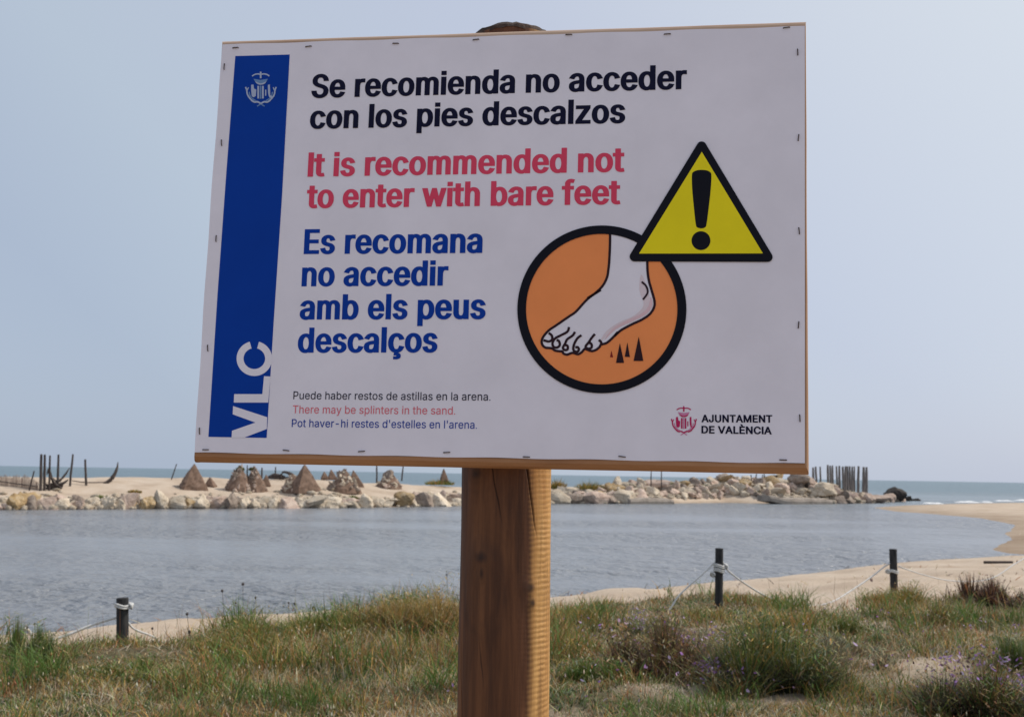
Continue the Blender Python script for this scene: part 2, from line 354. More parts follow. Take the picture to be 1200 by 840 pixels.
# ------------------------------------------------------------------ primitive builders
def tube(pts, rads, n=8, cap=True, jag=0):
    pts = [np.array(p, float) for p in pts]; V = []; Fc = []
    up = np.array([0.13, .21, .97])
    for i, p in enumerate(pts):
        d = pts[min(i + 1, len(pts) - 1)] - pts[max(i - 1, 0)]; d = d / (np.linalg.norm(d) + 1e-9)
        a = np.cross(d, up if abs(d @ up) < .9 else np.array([1., 0, 0])); a /= np.linalg.norm(a); b_ = np.cross(d, a)
        for k in range(n):
            q = 2 * math.pi * k / n; r = rads[i] * (1 + (random.uniform(-jag, jag) if jag else 0))
            V.append(p + a * math.cos(q) * r + b_ * math.sin(q) * r)
    for i in range(len(pts) - 1):
        for k in range(n):
            a0 = i * n + k; a1 = i * n + (k + 1) % n; Fc.append((a0, a1, a1 + n, a0 + n))
    if cap: Fc.append(tuple(range(n))[::-1]); Fc.append(tuple((len(pts) - 1) * n + k for k in range(n)))
    return V, Fc
def join(parts):
    V = []; Fc = []
    for v, f in parts:
        s = len(V); V += list(v); Fc += [tuple(i + s for i in q) for q in f]
    return V, Fc
def catmull(P, n=6, closed=False):
    P = [np.array(p, float) for p in P]; out = []; m = len(P); rng_ = range(m if closed else m - 1)
    for i in rng_:
        p1, p2 = P[i], P[(i + 1) % m]
        p0 = P[i - 1] if (closed or i > 0) else p1 - (p2 - p1); p3 = P[(i + 2) % m] if (closed or i + 2 < m) else p2 + (p2 - p1)
        for k in range(n):
            t_ = k / n
            out.append(.5 * ((2 * p1) + (-p0 + p2) * t_ + (2 * p0 - 5 * p1 + 4 * p2 - p3) * t_ ** 2 + (-p0 + 3 * p1 - 3 * p2 + p3) * t_ ** 3))
    if not closed: out.append(P[-1])
    return out

# ------------------------------------------------------------------ THE SIGN
ya, ti, ro = -.132, -.017, .007
cz, sz = math.cos(ya), math.sin(ya); cx, sx_ = math.cos(ti), math.sin(ti); cy, sy = math.cos(ro), math.sin(ro)
BR = np.array([[cz, -sz, 0], [sz, cz, 0], [0, 0, 1]]) @ np.array([[1, 0, 0], [0, cx, -sx_], [0, sx_, cx]]) @ np.array([[cy, 0, sy], [0, 1, 0], [-sy, 0, cy]])
BC = np.array([-.029, 1.66, 1.978]); BN = BR[:, 1]
def p2b(px, py, off=0.0):
    d = ray(px, py); t_ = ((BC + BN * off - CAM) @ BN) / (d @ BN); L = BR.T @ (CAM + d * t_ - BC); return np.array([L[0], L[2]])
def b2w(x, y, z): return BC + BR @ np.array([x, y, z])

pa = aty(589.7, 836, 1.783); pb = aty(600.5, 38, 1.783)          # post axis
axd = (pb - pa) / np.linalg.norm(pb - pa); ZG = Hs(pa[0], pa[1])
pbase = pa - axd * ((pa[2] - ZG + .3) / axd[2])
sign = empty('warning_sign', (pbase[0], pbase[1], ZG))
tag(sign, 'white trilingual barefoot warning sign on a round pine post', 'sign')
# post: turned pine with lathe ridges, two knots and drying cracks
def build_post():
    L = np.linalg.norm(pb - pbase)
    zs = list(np.arange(0, 1.22, .02)) + list(np.arange(1.22, 1.98, .0023)) + list(np.arange(1.98, L - .02, .012)) ; R = .0765
    ax = np.array([1., 0, 0]); ay = np.cross(axd, ax); ay /= np.linalg.norm(ay); ax = np.cross(ay, axd)
    th = np.concatenate([np.linspace(3.25, 6.2, 320), np.linspace(6.2, 3.25 + 2 * np.pi, 42)[1:-1]]); n = len(th); th = np.where(th > 2 * np.pi, th - 2 * np.pi, th); Zs = np.array(zs)[:, None]; T = th[None, :]
    # angle 0 = +X; camera side = -Y (3/2 pi)
    zw = pbase[2] + Zs * axd[2]
    r = R + .0009 * np.sin(2 * T + Zs * 1.3) + (fbm(T * 3 + 0 * Zs, Zs * 6 + 0 * T, 61) - .5) * .0022
    ridge_amp = .00085 * (sstep(.35, .6, fbm(T * 1.2 + 0 * Zs, Zs * 3 + 0 * T, 62)) * .6 + .4)
    side = np.exp(-((T - 5.72) / .34) ** 2) + np.exp(-((T + 2 * np.pi - 5.72) / .34) ** 2)
    ph = Zs / .0088 * 2 * np.pi + 7 * fbm(T * .5 + 0 * Zs, Zs * 9 + 0 * T, 66) + 2.2 * vnoise(T * 3 + 0 * Zs, Zs * 60 + 0 * T, 68)
    ridge_amp = ridge_amp * (.25 + 1.1 * vnoise(T * 2.5 + 0 * Zs, Zs * 45 + 0 * T, 69))
    r = r + ridge_amp * np.sin(ph) * (.04 + 1.0 * np.clip(side, 0, 1))
    mark = np.zeros(r.shape)
    mark += .35 * np.clip(np.sin(ph) * -1, 0, 1) ** 2 * np.clip(side, 0, 1)
    def crack(t0, z0, z1, wd, dp, slope=0, s=0):
        nonlocal r, mark
        c = t0 + slope * (zw - z0) + (fbm(zw * 22, zw * 0, 70 + s) - .5) * .06
        env = sstep(z0, z0 + .06, zw) * (1 - sstep(z1 - .06, z1, zw)); g_ = np.exp(-((T - c) / wd) ** 2) * env
        r = r - dp * g_; mark = np.maximum(mark, .95 * g_)
    def knot(t0, z0, sa, sb, s=0):
        nonlocal r, mark
        u = (T - t0) / sa; v = (zw - z0) / sb; q = np.sqrt(u * u + v * v) + (fbm(T * 9 + 0 * Zs, zw * 25, 80 + s) - .5) * .35
        mark = np.maximum(mark, .92 * np.exp(-(q / .55) ** 2)); mark = np.maximum(mark, .38 * np.exp(-q / 1.6) * (.5 + .5 * np.cos(q * 8)))
        r = r + .0016 * np.exp(-q * q)
    crack(5.45, 1.49, 1.66, .016, .004, -2.4, 1); crack(4.66, 1.5, 1.66, .012, .0025, -2.3, 2); crack(3.72, 1.12, 1.36, .014, .003, -1.2, 3); crack(4.28, 1.24, 1.345, .011, .002, -1.5, 4)
    crack(4.75, 1.0, 1.2, .01, .002, -.1, 5); crack(5.6, .2, 1.0, .013, .004, 0, 6)
    knot(4.17, 1.463, .27, .019, 1); knot(4.2, 1.437, .1, .02, 4); knot(5.3, 1.415, .22, .014, 2); knot(5.34, 1.39, .15, .012, 5); knot(3.2, 1.9, .2, .03, 3); knot(4.0, 1.6, .3, .02, 6)
    u = (T - 4.22) / .52; v = (zw - 1.41) / .072; q = np.sqrt(u * u + v * v) + (fbm(T * 5 + 0 * Zs, zw * 22, 90) - .5) * .5
    mark = np.maximum(mark, .3 * np.exp(-((q - 1) / .17) ** 2) * (.3 + vnoise(T * 4 + 0 * Zs, zw * 30 + 0 * T, 93)) + .2 * np.exp(-((q - .66) / .12) ** 2) + .12 * np.exp(-((q - .3) / .12) ** 2)); r = r + .0012 * np.exp(-q ** 4)
    mark = np.maximum(mark, .3 * sstep(.55, .75, fbm(T * 14 + 0 * Zs, zw * 5, 91)))
    lit_side = sstep(5.16, 5.36, T + (fbm(T * 2 + 0 * Zs, zw * 5, 67) - .5) * .3 + .02 * np.sin(ph)) * (1 - sstep(6.1, 6.28, T)) + 0 * Zs  # mask of the sunlit right side, painted as paler wood
    V = pbase + axd * Zs[..., None] + (np.cos(T)[..., None] * ax + np.sin(T)[..., None] * ay) * r[..., None]
    m_, k = r.shape; idx = np.arange(m_ * k).reshape(m_, k); nx_ = np.roll(idx, -1, 1)
    Q = np.stack([idx[:-1], nx_[:-1], nx_[1:], idx[1:]], -1).reshape(-1, 4)
    o = bigmesh('post', V.reshape(-1, 3) - np.array(sign.location), Q, None, M_post, True, [('mark', 'FLOAT', mark), ('lit_side', 'FLOAT', lit_side)])
    o.parent = sign
    # rough domed end
    Vc = []; Fc = []; base = pbase + axd * (zs[-1] - .002)
    prof = [(1.0, 0), (.97, .007), (.88, .014), (.68, .0195), (.4, .0225), (.15, .0235)]
    for i, (rr, hh) in enumerate(prof):
        for j in range(48):
            a = j / 48 * 2 * math.pi; jj = 1 + (float(vnoise(j * .8, i * 1.7, 5)) - .5) * .05
            Vc.append(base + axd * (hh + (float(vnoise(j * .7, i * 2.3, 9)) - .5) * .008) + (ax * math.cos(a) + ay * math.sin(a)) * R * rr * jj * 1.01)
    for i in range(len(prof) - 1):
        for j in range(48): Fc.append((i * 48 + j, i * 48 + (j + 1) % 48, (i + 1) * 48 + (j + 1) % 48, (i + 1) * 48 + j))
    Fc.append(tuple(5 * 48 + j for j in range(48)))
    c_ = obj('post_cap', Vc, Fc, M_cap, sign); c_['label'] = 'rough dark weathered top end of the post'
build_post()
# board: corners measured, thickness .028
cor = [p2b(260, 48.5), p2b(945, 25.5), p2b(948.6, 555.5), p2b(227, 541.5)]        # TL TR BR BL
shc = [p2b(261.3, 53), p2b(943, 31.5), p2b(943, 543), p2b(228.6, 530)]            # printed sheet
TH = .028
def bpart(name, pts3, faces, mat_, smooth=False, parent=sign):
    return obj(name, [b2w(*p) for p in pts3], faces, mat_, parent, smooth)
def rail(name, a, b_, a2, b2, mat_, bul=.006, shade=None):
    """wooden edge of the board: outer line a-b, inner line a2-b2, rounded outwards; local (x,z)"""
    n = 18; prof = []
    V = []; Fc = []
    for i in range(n + 1):
        u = i / n; o_ = a + (b_ - a) * u; q = a2 + (b2 - a2) * u; w_ = (float(vnoise(i * .45, a[0] * 9 + a[1] * 5, 31)) - .5) * .0012
        dirn = (o_ - q) / np.linalg.norm(o_ - q); W = np.linalg.norm(o_ - q) + w_
        for (s_, dpt) in ((0, -.0006), (W * .42, -.0008), (W * .8, bul * .3), (W * .98, bul), (W, TH * .5), (W * .97, TH - .003), (W * .6, TH), (-.012, TH)):
            p = q + dirn * s_; V.append((p[0], dpt, p[1]))
    k = 8
    for i in range(n):
        for j in range(k - 1): Fc.append((i * k + j, (i + 1) * k + j, (i + 1) * k + j + 1, i * k + j + 1))
    Fc.append(tuple(range(k))); Fc.append(tuple(n * k + j for j in range(k))[::-1])
    return bpart(name, V, Fc, mat_)
inner = [np.array(p) for p in shc]
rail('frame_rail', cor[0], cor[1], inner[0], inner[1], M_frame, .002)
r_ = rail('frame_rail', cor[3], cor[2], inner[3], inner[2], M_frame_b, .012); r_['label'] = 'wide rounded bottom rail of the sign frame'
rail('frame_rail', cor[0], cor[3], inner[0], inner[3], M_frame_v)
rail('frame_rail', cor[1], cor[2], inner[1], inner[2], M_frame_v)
c8 = [(p[0] * .997, y, p[1] * .997) for y in (.001, TH - .002) for p in inner]
bpart('backing_board', c8, [(0, 1, 2, 3), (7, 6, 5, 4), (0, 4, 5, 1), (1, 5, 6, 2), (2, 6, 7, 3), (3, 7, 4, 0)], M_frame)
# sheet, slightly wavy between its staples
def sheet():
    nx_, nz = 60, 44; V = []; Fc = []
    for j in range(nz + 1):
        for i in range(nx_ + 1):
            u, v = i / nx_, j / nz
            p = (inner[0] * (1 - u) + inner[1] * u) * (1 - v) + (inner[3] * (1 - u) + inner[2] * u) * v
            e = 0
            if v in (0, 1): p = p + np.array([0, .0006 * math.sin(u * 40)])
            if u == 0: p = p + np.array([-.0018 * math.sin(v * math.pi) - .0005 * math.sin(v * 22), 0])
            V.append((p[0], -.0018 + .0002 * math.sin(u * 9) * math.sin(v * 7), p[1]))
    for j in range(nz):
        for i in range(nx_): a = j * (nx_ + 1) + i; Fc.append((a, a + nx_ + 1, a + nx_ + 2, a + 1))
    return bpart('printed_sheet', V, Fc, M_white, True)
sheet()
LAY = .0021   # first print layer in front of the sheet
_lift = [0]
def lay(k):
    _lift[0] = (_lift[0] + 1) % 40
    return -(LAY + k * .00016 + _lift[0] * .0000025)
def poly(loops, k):
    """loops of board-local points -> (V3, F)"""
    L = [[Vector((p[0], p[1], 0)) for p in l] for l in loops]
    tri = tessellate_polygon(L); flat_ = [p for l in loops for p in l]; y = lay(k)
    V = [(p[0], y, p[1]) for p in flat_]; Fc = []
    for a, b_, c in tri:
        ar = (flat_[b_][0] - flat_[a][0]) * (flat_[c][1] - flat_[a][1]) - (flat_[c][0] - flat_[a][0]) * (flat_[b_][1] - flat_[a][1])
        Fc.append((a, b_, c) if ar > 0 else (a, c, b_))
    return V, Fc
def ribbon(P, wd, k, closed=False, taper=False):
    P = [np.array(p, float) for p in P]; n = len(P); Ls = []; Rs = []
    for i in range(n):
        a = P[i - 1] if (i > 0 or closed) else P[i]; b_ = P[(i + 1) % n] if (i < n - 1 or closed) else P[i]
        d = b_ - a; d /= (np.linalg.norm(d) + 1e-12); nn = np.array([-d[1], d[0]])
        w_ = wd * (min(1, .35 + 2.2 * min(i, n - 1 - i) / n) if taper else 1)
        Ls.append(P[i] + nn * w_ / 2); Rs.append(P[i] - nn * w_ / 2)
    y = lay(k); V = [(p[0], y, p[1]) for p in Ls + Rs]; Fc = []
    for i in range(n if closed else n - 1):
        j = (i + 1) % n; Fc.append((i, n + i, n + j, j))
    return V, Fc
def shape(name, parts, mat_, label=None, parent=sign):
    V, Fc = join(parts); o = bpart(name, V, Fc, mat_, parent=parent)
    if label: o['label'] = label
    return o
def sub(o, parent):                                   # make o a sub-part
    d = Vector(parent.location); o.parent = parent; o.location = Vector(o.location) - d; return o
